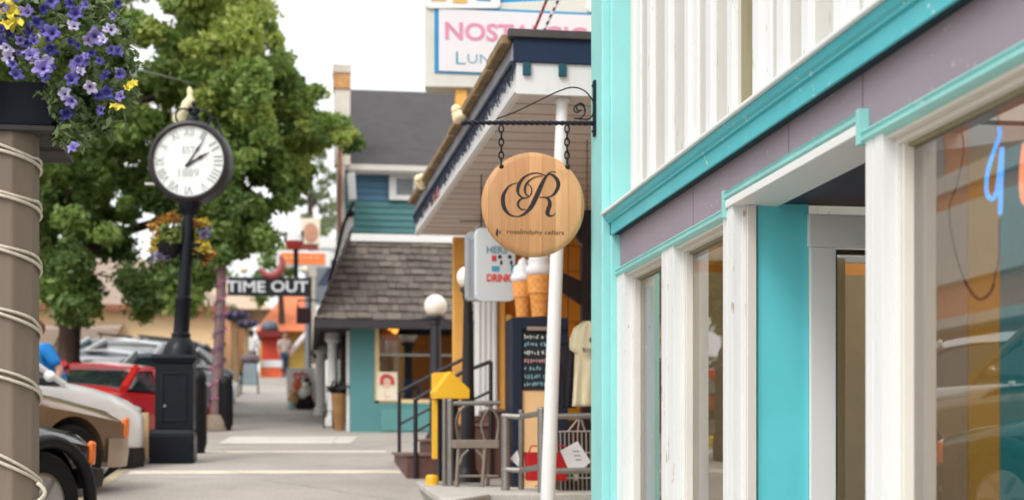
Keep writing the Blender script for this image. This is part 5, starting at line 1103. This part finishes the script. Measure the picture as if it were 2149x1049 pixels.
LEAF4 = mat_leaf('leaf_pale_grey_green', [C(120, 134, 100), C(150, 160, 128), C(98, 116, 84)], .4)
small_tree('pale loose tree beyond the chimney', 52, [(640, 300), (665, 340), (620, 370), (660, 400), (690, 440), (640, 440), (675, 470), (600, 400), (690, 380), (610, 340)], 26, [LEAF4], 46, 3, 0, .12)
small_tree('dull green tree low behind the orange sign', 58, [(600, 560), (575, 540), (690, 470), (560, 590), (545, 615), (530, 600), (600, 520)], 26, [LEAF2, LEAF1], 60, 5, 0, .14)
small_tree('dark green tree behind the beige building on the left', 80, [(100, 560), (60, 520), (160, 540), (20, 560), (240, 560), (300, 580), (380, 600), (440, 590), (480, 600)], 42, [LEAF2], 70, 6, 0, .2)
# ------------------------------------------------------------------ shingled teal cafe
Ym = 21.8; mb = PY(840, 912, Ym); caf = thing('shingled_cafe', (mb.x, Ym, gz(Ym)), 'green teal cafe with brown shingled mansard roof and big window', 'cafe')
xl = PY(735, 800, Ym).x; xr = PY(1010, 800, Ym).x; zw = PY(840, 688, Ym).z
wx0, wx1 = PY(792, 700, Ym).x, PY(958, 700, Ym).x; wz0, wz1 = PY(870, 840, Ym).z, PY(870, 686, Ym).z
m = M(); m.bx(xl, wx0 - .04, Ym, Ym + .2, gz(Ym) - .4, zw); m.bx(wx0 - .04, xr + 1, Ym, Ym + .2, gz(Ym) - .4, wz0 - .04); m.bx(wx1 + .04, xr + 1, Ym, Ym + .2, wz0 - .04, zw); m.build('wall', TEALG, caf)
m = M(); m.rect(800, 858, 955, 904, Ym - .02, .019); m.build('panel_trim', mat('green_teal_panel', C(92, 148, 148), .6, .05, 3), caf, bevel=.008)
WF = mat('window_frame_cream', C(226, 200, 150), .5); 
m = M(); m.bx(wx0 - .039, wx0 + .03, Ym + .01, Ym + .14, wz0, wz1); m.bx(wx1 - .03, wx1 + .039, Ym + .01, Ym + .14, wz0, wz1); m.bx(wx0 + .031, wx1 - .031, Ym + .01, Ym + .14, wz0 - .039, wz0 + .02); m.build('window_frame', WF, caf)
m = M(); m.add([(wx0, Ym + .09, wz0), (wx1, Ym + .09, wz0), (wx1, Ym + .09, wz1), (wx0, Ym + .09, wz1)], [(0, 1, 2, 3)]); m.build('window', GLASS, caf, recalc=False)
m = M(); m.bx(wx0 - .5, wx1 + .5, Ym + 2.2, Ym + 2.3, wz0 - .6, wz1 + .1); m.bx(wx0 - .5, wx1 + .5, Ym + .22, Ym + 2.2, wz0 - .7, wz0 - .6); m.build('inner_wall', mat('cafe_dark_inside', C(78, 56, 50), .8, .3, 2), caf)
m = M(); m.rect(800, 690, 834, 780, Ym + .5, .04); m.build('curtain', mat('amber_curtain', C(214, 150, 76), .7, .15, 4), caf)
m = M(); m.rect(846, 722, 900, 790, Ym + .7, .5); m.build('deep_brown_block', mat('deep_brown', C(40, 28, 30), .7), caf)  # solid deep brown block inside the cafe window
m = M(); m.rect(794, 742, 955, 747, Ym + .05, .03); m.build('window_bar', mat('bar_grey', C(160, 160, 156), .4), caf)
m = M(); m.rect(838, 794, 888, 836, Ym + .12, .03); m.build('blue_panel', mat('cafe_blue', C(40, 96, 150), .6, .1, 4), caf)
m = M(); m.rect(792, 780, 834, 840, Ym - .03, .02); po = tag(m.build('poster', mat('poster_cream', C(236, 226, 204), .6, .03), None), 'cream poster with a red and pink drawing in the cafe window', 'poster')
m = M(); m.tube([PY(a, b, Ym - .034) for a, b in catmull([(800, 806), (802, 792), (812, 788), (822, 794), (824, 806)], 5)], .03, 6); m.k = 1; m.ball(PY(812, 806, Ym - .034), .055, 10, 7, (1, .03, 1.1)); m.tube([PY(806, 820, Ym - .034), PY(810, 834, Ym - .034), PY(818, 830, Ym - .034)], .01, 5); m.build('red_print', [mat('poster_red', C(206, 74, 66), .6), mat('poster_pink', C(232, 190, 174), .6)], po)
m = M(); m.tube([PY(*q, Ym + .3) for q in catmull([(812, 684), (818, 690), (823, 684), (828, 692), (834, 690), (830, 698), (822, 692)], 4)], .022, 6); tag(m.build('neon_sign', mat_emit('amber_neon', C(255, 170, 70), 1.2), None, smooth='all'), 'small amber neon squiggle glowing in the cafe window', 'neon sign')
# mansard
zb_, zt_ = PY(800, 672, Ym - .5).z, PY(840, 507, Ym + 1.2).z; SHN = [mat('shingle_a', C(106, 97, 90), .9, .2, 9, .5, 20), mat('shingle_b', C(114, 104, 96), .9, .2, 9, .5, 20), mat('shingle_c', C(97, 88, 82), .9, .2, 9, .5, 20)]
x0b, x0t = PY(664, 672, Ym - .5).x, PY(736, 507, Ym + 1.2).x; x1b = xr + 1.3
m = M(); m.add([(x0b, Ym - .46, zb_), (x1b, Ym - .46, zb_), (x1b, Ym + 1.24, zt_), (x0t, Ym + 1.24, zt_), (x0b, Ym + 9, zb_), (x0t, Ym + 9, zt_)], [(0, 1, 2, 3), (4, 0, 3, 5)]); m.build('roof_deck', SHN[2], caf, recalc=False)
m = M(); rows = 11; rg = random.Random(4); A0, A1 = Vector((x0b, Ym - .5, zb_)), Vector((x0t, Ym + 1.2, zt_)); sl_ = Vector((0, 1.7, zt_ - zb_)); nn = Vector((0, -(zt_ - zb_), 1.7)).normalized()
for r_ in range(rows):
    t0, t1 = r_ / rows, (r_ + 1.12) / rows; x = A0.x + (A1.x - A0.x) * t0
    while x < x1b:
        wd = rg.uniform(.10, .24); m.k = rg.randrange(3); j = rg.uniform(-.012, .012)
        b0 = Vector((x, A0.y, A0.z)) + sl_ * t0 + Vector((0, 0, j)); b1 = Vector((x, A0.y, A0.z)) + sl_ * min(1, t1)
        lf = rg.uniform(.03, .045); w2 = min(wd - .008, x1b - x)
        if w2 > .02: m.add([b0 + nn * lf, b0 + nn * lf + Vector((w2, 0, 0)), b1 + nn * .008 + Vector((w2, 0, 0)), b1 + nn * .008, b0, b0 + Vector((w2, 0, 0))], [(0, 1, 2, 3), (0, 4, 5, 1)])
        x += wd
m.build('roof_shingles', SHN, caf, recalc=False)
m = M(); sv = Vector((A1.x - A0.x, 1.7, zt_ - zb_))
for r_ in range(rows):
    t0, t1 = r_ / rows, (r_ + 1.12) / rows; y = 0
    while y < 9:
        wd = rg.uniform(.12, .26); m.k = rg.randrange(3); ns = Vector((-1, 0, .4)).normalized(); p0 = A0 + Vector(((A1.x - A0.x) * t0, y, (zt_ - zb_) * t0)); p1 = A0 + Vector(((A1.x - A0.x) * min(1, t1), y, (zt_ - zb_) * min(1, t1)))
        m.add([p0 + ns * .035, p0 + ns * .035 + Vector((0, wd, 0)), p1 + ns * .008 + Vector((0, wd, 0)), p1 + ns * .008], [(0, 1, 2, 3)]); y += wd
m.build('side_shingles', SHN, caf, recalc=False)
m = M(); m.bx(x0b - .02, x1b, Ym - .54, Ym - .44, zb_ - .12, zb_ + .0); m.bx(x0b - .02, x0b + .06, Ym - .44, Ym + 9, zb_ - .12, zb_); m.bx(x0b + .06, x1b, Ym - .44, Ym + 9, zb_ - .04, zb_ - .001); m.build('eave', mat('dark_eave', C(50, 46, 50), .7), caf)
m = M(); m.bx(x0t - .03, x1b, Ym + 1.1, Ym + 1.3, zt_ - .02, zt_ + .1); m.build('parapet_cap', WHITE2, caf, bevel=.006)
m = M(); m.bx(xl, xl + .15, Ym + .2, Ym + 9, gz(Ym) - .4, zb_ - .05); m.build('street_wall', mat('dark_shopfront', C(70, 82, 92), .6, .2, 2), caf)
for yy_, nm in ((23.4, 0), (26.5, 1), (29, 2)):
    c_ = PY(698, 800, yy_) if nm == 0 else Vector((x0b + .12, yy_, 0)); z0 = gz(yy_)
    m = M(); m.lathe([(.13, z0), (.13, z0 + .12), (.085, z0 + .16), (.08, zb_ - .2), (.13, zb_ - .16), (.13, zb_ - .03)], (c_.x, yy_, 0), 16); m.build('column', WHITE2, caf, smooth=True)
m = M()
for yy_ in (24.6, 27): m.bx(xl - .03, xl - .004, yy_, yy_ + 1.5, gz(yy_) + .5, gz(yy_) + 2.2)
m.build('shop_window', DGLASS, caf)
m = M(); m.bx(xl - .05, xl - .002, Ym + .25, Ym + .4, gz(Ym), zb_ - .1); m.bx(xl - .05, xl - .002, 26.2, 26.4, gz(Ym), zb_ - .1); m.build('white_trim', WHITE2, caf)
# barrel planter
e = G(712, 903); o = thing('barrel_planter', e, 'tall brown wooden planter with dark plant at the cafe corner', 'planter'); q = e.y / FP
m = M(); m.lathe([(.001, 0), (11 * q, 0), (17 * q, .55), (17.5 * q, .57), (15 * q, .57), (.001, .5)], e, 10); m.build('tub', mat('planter_brown', C(148, 108, 66), .7, .2, 6, .3, 14), o)
leaves('foliage', [(e.x + dx, e.y + dy, e.z + .65, .13, 0) for dx, dy in ((0, 0), (-.08, .02), (.09, -.03), (.02, .09))], 60, .05, [mat_leaf('planter_dark_leaf', [C(30, 30, 34), C(50, 52, 44), C(40, 44, 40)], .1)], o, 8)
m = M(); e = G(688, 898); m.tube([(e.x - .06, e.y, e.z), (e.x - .06, e.y, e.z + .26), (e.x + .07, e.y, e.z + .28), (e.x + .08, e.y, e.z)], .014, 6); tag(m.build('hoop_rack', BLACKP, None, smooth=True), 'low dark hoop rack left of the brown planter', 'hoop rack')
# ------------------------------------------------------------------ blue house with grey roof
Yh = 27.0; hb = PY(840, 500, Yh); bh = thing('blue_house', (hb.x, Yh, gz(Yh)), 'blue and teal sided house with steep grey roof and white window', 'house')
def siding(m, px0, py0, px1, py1, Y):
    n = max(2, int((py1 - py0) / 13))
    for i in range(n):
        a, b = py0 + (py1 - py0) * i / n, py0 + (py1 - py0) * (i + 1) / n; p0, p1, p2, p3 = PY(px0, b, Y - .025), PY(px1, b, Y - .025), PY(px1, a, Y), PY(px0, a, Y)
        zt2, zb2 = (p2.z + p3.z) / 2, (p0.z + p1.z) / 2
        m.add([(p0.x, Y - .025, zb2), (p1.x, Y - .025, zb2), (p1.x, Y, zt2), (p0.x, Y, zt2), (p0.x, Y, zb2), (p1.x, Y, zb2)], [(0, 1, 2, 3), (0, 4, 5, 1)])
m = M(); siding(m, 722, 340, 980, 422, Yh); m.build('upper_siding', BLUEW, bh, recalc=False)
m = M(); siding(m, 722, 422, 980, 530, Yh); m.build('lower_siding', mat('teal_siding', C(84, 136, 138), .65, .08, 3), bh, recalc=False)
x0, x1 = PY(722, 400, Yh).x, PY(1200, 400, Yh).x; z0, z1 = gz(Yh) - .5, PY(800, 340, Yh).z
m = M(); m.bx(x0 + .01, x1, Yh + .01, Yh + 6, z0, z1); m.build('wall', BLUEW, bh)
ROOF = mat('grey_shingle_roof', C(76, 73, 75), .9, .12, 3, .5, 30)
e0, e1, r0, r1 = PY(720, 344, Yh - .3), PY(1000, 346, Yh - .3), PY(736, 188, Yh + 3.2), PY(1100, 188, Yh + 3.2)
m = M(); m.add([tuple(e0), (x1 + .3, e0.y, e0.z), (x1 + .3, r0.y, r0.z), tuple(r0), (e0.x, r0.y + 3.4, e0.z), (x1 + .3, r0.y + 3.4, e0.z)], [(0, 1, 2, 3), (3, 2, 5, 4), (0, 3, 4)]); m.build('roof', ROOF, bh, recalc=False)
m = M(); m.bx(e0.x, x1, Yh - .34, Yh - .26, e0.z - .11, e0.z - .005); m.build('eave_board', CREAM, bh); m = M(); m.bx(e0.x + .1, x1, Yh - .27, Yh - .03, e0.z - .15, e0.z - .09); m.build('soffit_board', WHITE2, bh)
m = M(); a, b = PY(816, 421, Yh), PY(892, 363, Yh); c_, d_ = PY(831, 411, Yh), PY(866, 377, Yh)
m.bx(a.x, c_.x, Yh - .09, Yh - .03, a.z, b.z); m.bx(d_.x, b.x, Yh - .09, Yh - .03, a.z, b.z); m.bx(c_.x + .001, d_.x - .001, Yh - .09, Yh - .03, d_.z, b.z); m.bx(c_.x + .001, d_.x - .001, Yh - .09, Yh - .03, a.z, c_.z); wf = m.build('window_frame', WHITE2, bh, bevel=.006)
m = M(); m.bx(c_.x, d_.x, Yh - .05, Yh - .04, c_.z, d_.z); m.build('pane', mat('grey_pane', C(126, 128, 134), .15, .1, 3, 0), wf)
# tall cream stack at the corner of the house
m = M(); Yq = 26.4; st2 = thing('chimney_stack', (PY(717, 340, Yq).x, Yq + .2, gz(Yq)), 'tall slim cream stack with brick top at the house corner', 'chimney')
m.rect(702, 186, 735, 345, Yq, .4); m.rect(706, 345, 724, 540, Yq + .02, .2); m.build('shaft', mat('stack_cream', C(240, 230, 218), .7, .08, 4, dirt=C(190, 160, 140)), st2)
m = M(); m.rect(700, 152, 736, 186, Yq - .03, .46); m.build('brick_top', mat('stack_brick', C(214, 158, 106), .8, .2, 8), st2, bevel=.01)
m = M(); m.rect(699, 136, 737, 152, Yq - .05, .5); m.build('cap', mat('stack_cap', C(216, 206, 194), .7), st2)
m = M(); m.tube([PY(714, 310, Yq - .05), PY(713, 420, Yq - .05), PY(716, 560, Yq - .05)], [.035, .03, .025], 8); m.build('drain_pipe', mat('rust_pipe', C(176, 122, 92), .7, .2, 6), st2)
m = M(); m.prism([PY(728, 364, 26.2), PY(745, 362, 26.2), PY(748, 418, 26.2), PY(732, 420, 26.2)], (0, .3, 0)); tag(m.build('white_sign_panel', WHITE2, None, bevel=.01), 'small white panel at the left edge of the blue house', 'panel')
m = M(); m.prism([PY(722, 470, 25.2), PY(742, 424, 25.2), PY(742, 478, 25.2), PY(712, 540, 25.2), PY(708, 530, 25.2)], (0, .08, 0)); q = tag(m.build('leaning_board', mat('pale_grey_board', C(206, 206, 206), .6), None), 'pale grey leaning signboard with dark rim above the shingle roof', 'signboard')
m = M(); m.tube([PY(722, 468, 25.15), PY(742, 424, 25.15)], .03, 6); m.tube([PY(722, 468, 25.15), PY(704, 540, 25.15), PY(690, 590, 25.0)], .03, 6); m.ball(PY(738, 448, 25.15), .06, 8, 6); m.build('dark_rim', BLACKP, q)
# ------------------------------------------------------------------ hanging street signs
Yo = 38.0
ts = thing('tavern_sign', PY(568, 620, Yo), 'long black sign with white capitals hung over the pavement', 'sign')
m = M(); m.rect(478, 582, 656, 620, Yo, .2); m.build('board', mat('sign_black', C(22, 24, 28), .5, .1, 5), ts, bevel=.01)
m = M(); m.text('TIME', PY(516, 601, Yo - .003), pxw(79, Yo), pxw(23, Yo), .02, bold=.02); m.text('OUT', PY(608, 601, Yo - .003), pxw(76, Yo), pxw(23, Yo), .02, bold=.02); m.build('white_lettering', mat('sign_white', C(226, 228, 230), .5), ts)
m = M(); m.tube([PY(568 + 24 * math.cos(R(a)), 552 + 27 * math.sin(R(a)), Yo) for a in range(-35, 165, 12)], [.05 + .06 * math.sin(math.pi * i / 16) for i in range(17)], 8); m.build('red_crescent', mat('dull_red', C(160, 74, 72), .5, .1, 4), ts, smooth='all')
m = M(); m.rect(616, 523, 626, 582, Yo + .02, .1); m.build('stem', BLACKP, ts)
m = M(); c_ = PY(618, 524, Yo + .05); q = Yo / FP; m.lathe([(.001, 0), (15 * q, 0), (20 * q, 17 * q), (.001, 17 * q)], c_, 16); m.build('red_bucket', mat('bucket_red', C(160, 46, 40), .5), ts, smooth=True)
m = M(); m.lathe([(.001, 17.2 * q), (17 * q, 17.2 * q), (15 * q, 32 * q), (9 * q, 37 * q), (.001, 38 * q)], c_, 16); m.build('white_top', WHITE2, ts, smooth=True)
m = M(); m.rect(596, 486, 601, 506, Yo, .08); m.rect(632, 484, 637, 508, Yo, .08); m.build('handle', BLACKP, ts)
for px in (512, 640): m = M(); m.ball(PY(px, 566, Yo), .1, 10, 7); m.build('bulb', mat('cream_bulb', C(236, 226, 200), .5), ts, smooth='all')
m = M(); m.tube([PY(658, 560, Yo), (PY(658, 700, Yo).x, Yo, gz(Yo))], .05, 8); m.rect(648, 560, 664, 580, Yo - .05, .1); m.build('post', mat('pale_post', C(196, 186, 170), .6, .1, 4), ts)
og = thing('shop_sign', PY(637, 558, 42), 'orange sign with white border hung above the long black one', 'sign')
m = M(); m.rect(580, 526, 694, 559, 42, .2); m.build('border', WHITE2, og, bevel=.02); m = M(); m.rect(590, 531, 682, 554, 41.97, .02); m.build('orange_panel', mat('sign_orange', C(244, 132, 70), .5, .08, 3), og); m = M(); [m.rect(596 + i * 13, 539, 604 + i * 13, 542, 41.95, .015) for i in range(6)]; m.build('pale_lines', mat('pale_orange', C(250, 196, 150), .5), og)
sq_ = thing('square_sign', PY(651, 512, 44), 'square cream sign with brown smudge above the orange sign', 'sign'); m = M(); m.rect(630, 458, 672, 512, 44, .2); m.build('board', mat('cream_board', C(234, 222, 200), .6, .04), sq_, bevel=.02)
m = M(); m.ball(PY(652, 488, 43.98), .25, 12, 8, (.9, .05, 1.2)); m.build('brown_print', mat('smudge_brown', C(190, 140, 116), .6), sq_); m = M(); m.rect(632, 512, 668, 524, 44.1, .15); m.build('bracket', mat('dull_red', C(160, 74, 72)), sq_)
m = M(); m.tube([PY(652, 524, 44.2), (PY(652, 524, 44.2).x, 44.2, gz(44.2))], .06, 8); m.build('post', BLACKP, sq_)
hs_ = thing('hanging_sign_board', PY(637, 678, 33), 'small dark red board hanging beneath the long black sign', 'sign'); m = M(); m.rect(622, 645, 653, 679, 33, .1); m.build('board', mat('maroon', C(62, 30, 38), .5), hs_, bevel=.01); m = M(); m.tube([PY(625, 645, 33.05), PY(625, 630, 33.05), PY(668, 630, 33.05)], .02, 6); m.build('arm', BLACKP, hs_)
# far shops on the right side of the street
fs = thing('white_shop', (PY(700, 600, 46).x, 46, gz(46)), 'white fronted shop with dark navy awning beyond the cafe', 'shop')
a = PY(640, 503, 46); b = PY(760, 503, 46)
m = M(); m.bx(a.x, b.x + 4, 46, 54, gz(46) - 1, PY(690, 545, 46).z); m.build('wall', mat('shop_grey', C(120, 128, 136), .7, .1, 2), fs)
m = M(); m.bx(a.x - .2, b.x + 4, 45.8, 46, PY(690, 522, 46).z, PY(690, 498, 46).z); m.bx(a.x + .3, b.x + 4, 45.9, 54, PY(690, 545, 46).z, PY(690, 522, 46).z - .02); m.build('cornice', WHITE2, fs)
m = M(); m.prism([PY(664, 600, 44), PY(720, 600, 44), PY(720, 545, 45.5), PY(700, 545, 45.5)], (.2, .8, .1)); m.build('awning', mat('navy_awning', C(34, 38, 62), .8), fs)
m = M()
for px in (668, 680, 690, 702): m.tube([PY(px, 640, 44), (PY(px, 640, 44).x, 44, gz(44))], .1, 10)
m.build('column', WHITE2, fs, smooth=True)
# display cart with toys
e = G(633, 858); ct_ = thing('display_cart', e, 'white display board with red scrawl on small feet, on the pavement', 'display board'); Y_ = e.y
m = M(); m.prism([PY(601, 772, Y_ + .1), PY(660, 772, Y_ + .1), PY(664, 850, Y_ + .1), PY(603, 850, Y_ + .1)], (0, .05, 0)); m.build('board', WHITE2, ct_, bevel=.006)
m = M(); m.tube([PY(a, b, Y_ + .09) for a, b in ((616, 788), (622, 782), (628, 788), (634, 781), (640, 788), (646, 784))], .022, 5); m.build('red_scrawl', mat('scrawl_red', C(214, 80, 76), .6), ct_)
m = M()
for px in (608, 658): m.tube([PY(px, 848, Y_ + .12), (PY(px, 848, Y_ + .12).x, Y_ + .12, gz(Y_))], .025, 6); m.tube([PY(px, 800, Y_ + .14), (PY(px, 848, Y_ + .12).x, Y_ + .5, gz(Y_ + .5))], .02, 6)
m.build('foot', BLACKP, ct_)
TOYC = [C(222, 120, 92), C(238, 234, 226), C(34, 32, 36), C(206, 158, 110), C(176, 208, 206), C(236, 206, 190), C(60, 44, 40)]
for i, (px, py, r_, k_, lab) in enumerate(((625, 808, 12, 0, 'coral plush toy high on the display board'), (641, 822, 15, 1, 'white plush toy in the middle of the display board'), (648, 846, 14, 2, 'black plush toy low on the display board'), (616, 836, 12, 3, 'tan plush toy at the left of the display board'), (612, 853, 9, 4, 'pale blue plush toy at the bottom left of the board'), (660, 838, 10, 5, 'pale pink plush toy at the right of the display board'), (645, 805, 9, 6, 'dark brown plush toy high right on the display board'), (632, 852, 11, 2, 'black plush toy at the bottom centre of the board'))):
    c_ = PY(px, py, Y_ - .08); q = r_ / FP * Y_; zb2 = max(c_.z - q, gz(Y_)); o = thing('plush_toy', (c_.x, c_.y, zb2), lab, 'toy', 'plush toys on the display board')
    m = M(); m.ball(c_, q, 12, 8, (1, .8, 1)); m.ball(c_ + Vector((0, -.03, q * .75)), q * .62, 10, 7); m.build('body', mat('plush_%d' % k_, TOYC[k_], .9, .15, 12), o, smooth='all')
    for sg_ in (-1, 1): m = M(); m.ball(c_ + Vector((sg_ * q * .45, -.03, q * 1.3)), q * .25, 8, 6); m.build('ear', mat('plush_%d' % k_, TOYC[k_]), o, smooth='all')
# red kiosk, orange roofed building at the end
Yz = 58; ob = thing('orange_building', (PY(620, 760, Yz).x, Yz + 1, gz(Yz)), 'yellow walled building with hipped orange roof at the street end', 'building')
m = M(); a, b = PY(545, 700, Yz + 1), PY(760, 700, Yz + 1); m.bx(a.x, b.x, Yz + 1, Yz + 9, gz(Yz) - 1, PY(620, 690, Yz + 1).z); m.build('wall', mat('straw_wall', C(206, 176, 88), .7, .12, 1.2), ob)
m = M(); A = [PY(535, 694, Yz), PY(780, 694, Yz), PY(700, 612, Yz + 4), PY(600, 612, Yz + 4)]; m.add([tuple(p) for p in A] + [(A[0].x, Yz + 10, A[0].z), (A[1].x, Yz + 10, A[1].z)], [(0, 1, 2, 3), (4, 0, 3), (1, 5, 2)]); m.build('roof', mat('orange_tile', C(226, 128, 84), .8, .1, 2), ob, recalc=False)
m = M(); m.tube([PY(606, 742, Yz - 1), PY(652, 690, Yz - 1)], .1, 8); tag(m.build('slanted_pole', WHITE2, None), 'thick white slanted pole before the straw coloured wall', 'pole')
rk = thing('red_kiosk', (PY(572, 790, 55).x, 55, gz(55)), 'small red kiosk with dark red lintel at the far end', 'kiosk'); m = M(); m.rect(549, 700, 596, 795, 55, 2); m.build('body', mat('kiosk_red', C(214, 72, 48), .6, .08, 2), rk); m = M(); m.rect(541, 694, 603, 706, 54.6, 2.6); m.build('lintel', mat('dark_red', C(130, 36, 34), .6), rk); m = M(); m.lathe([(.001, 0), (.35, 0), (.3, .3), (.001, .42)], PY(566, 694, 55), 14); m.build('roof_dome', mat('slate_dome', C(104, 108, 120), .6), rk, smooth='all')
sb = thing('market_table', (PY(570, 790, 53).x, 53, gz(53)), 'low table with white cloth and orange front by the red kiosk', 'table'); m = M(); m.rect(548, 755, 592, 770, 53, .8); m.build('cloth', WHITE2, sb); m = M(); m.rect(547, 770, 590, 795, 53.03, .74); m.build('front', mat('table_orange', C(236, 106, 60), .6, .2, 6), sb)
# beige building across the street
Yq = 62; bb = thing('beige_building', (PY(300, 760, Yq).x, Yq, gz(Yq)), 'low beige building with hipped grey brown roof across the street', 'building')
BEI = mat('beige_stucco', C(246, 214, 166), .75, .07, .8); RF = mat('taupe_roof', C(158, 138, 124), .9, .1, 1)
x0, x1 = PY(-60, 700, Yq).x, PY(470, 700, Yq).x; zE = PY(250, 638, Yq).z
m = M(); m.bx(x0, x1, Yq, Yq + 10, gz(Yq) - 1.5, zE); m.build('wall', BEI, bb)
m = M(); m.add([(x0 - .5, Yq - .6, zE - .08), (x1 + .5, Yq - .6, zE - .08), (x1 - 4, Yq + 5, zE + 2.6), (x0 + 4, Yq + 5, zE + 2.6), (x0 - .5, Yq + 10.5, zE - .08), (x1 + .5, Yq + 10.5, zE - .08)], [(0, 1, 2, 3), (1, 5, 2), (4, 0, 3), (5, 4, 3, 2)]); m.build('roof', RF, bb, recalc=False)
m = M(); m.bx(x0 - .5, x1 + .5, Yq - .62, Yq - .58, zE - .3, zE - .06); m.build('eave_board', mat('dull_red_brown', C(150, 96, 70), .7), bb)
for pts in ([(160, 690), (252, 688), (232, 728), (200, 742), (150, 742)], [(60, 690), (128, 690), (108, 735), (40, 742)]):
    m = M(); m.prism([PY(a, b, Yq - 1.2) for a, b in pts], (0, 1.1, .3)); m.build('awning', mat('awning_taupe', C(168, 148, 132), .8, .06, 2), bb)
m = M(); m.rect(196, 718, 242, 790, Yq - .05, .04); m.rect(60, 730, 110, 790, Yq - .05, .04); m.build('shop_window', DGLASS, bb)
b2 = thing('tan_building', (PY(500, 760, 68).x, 68, gz(68)), 'tan building with low gable roof beyond the garlanded post', 'building')
x0, x1 = PY(410, 700, 68).x, PY(560, 700, 68).x; zE = PY(480, 650, 68).z
m = M(); m.bx(x0, x1 - 1, 68, 76, gz(68) - 1.5, zE); m.build('wall', mat('tan_stucco', C(214, 178, 132), .75, .08, 1), b2); m = M(); m.add([(x0 - .4, 67.4, zE), (x1 + .4, 67.4, zE), (x1 - 2, 72, zE + 1.7), (x0 + 1, 72, zE + 1.7), (x0 - .4, 76.5, zE), (x1 + .4, 76.5, zE)], [(0, 1, 2, 3), (1, 5, 2), (4, 0, 3), (5, 4, 3, 2)]); m.build('roof', mat('sand_roof', C(190, 168, 144), .9, .1, 1), b2, recalc=False); m = M(); m.rect(410, 680, 462, 712, 67.2, .6); m.build('awning', mat('awning_brown', C(132, 96, 74), .8), b2)
# brick block opposite, reflected in the shop window
br_ = thing('brick_block', (-17, 38, gz(38)), 'two storey red brick block with cream bands across the street', 'building')
zg2 = gz(30) - .6
m = M(); m.bx(-24, -16, 24, 52, zg2, CZ + 10.2); m.build('wall', BRICK, br_)
m = M()
for z0, z1, o_ in ((7.7, 8.25, .15), (4.9, 7.15, .2), (10.2, 10.5, .3), (3.4, 3.7, .9)): m.bx(-16.2, -16 + o_, 23.9, 52.1, CZ + z0, CZ + z1)
m.build('cream_band', CREAM, br_)
m = M()
for i in range(8): m.bx(-16.1, -15.98, 25 + i * 3.4, 26.8 + i * 3.4, CZ + 8.3, CZ + 9.7)
m.build('window', DGLASS, br_)
m = M(); m.bx(-16.1, -15.97, 24.6, 51.5, zg2 + 1.1, CZ + 2.8); m.build('shop_window', DGLASS, br_)
# overhead line
m = M(); a, b = P(268, 140, 19), P(760, 200, 34); m.tube([a.lerp(b, t / 20) + Vector((0, 0, -.25 * math.sin(math.pi * t / 20))) for t in range(21)], .008, 5); tag(m.build('power_line', mat('cable_grey', C(170, 172, 170), .5), None), 'thin overhead line crossing in front of the tree', 'cable')
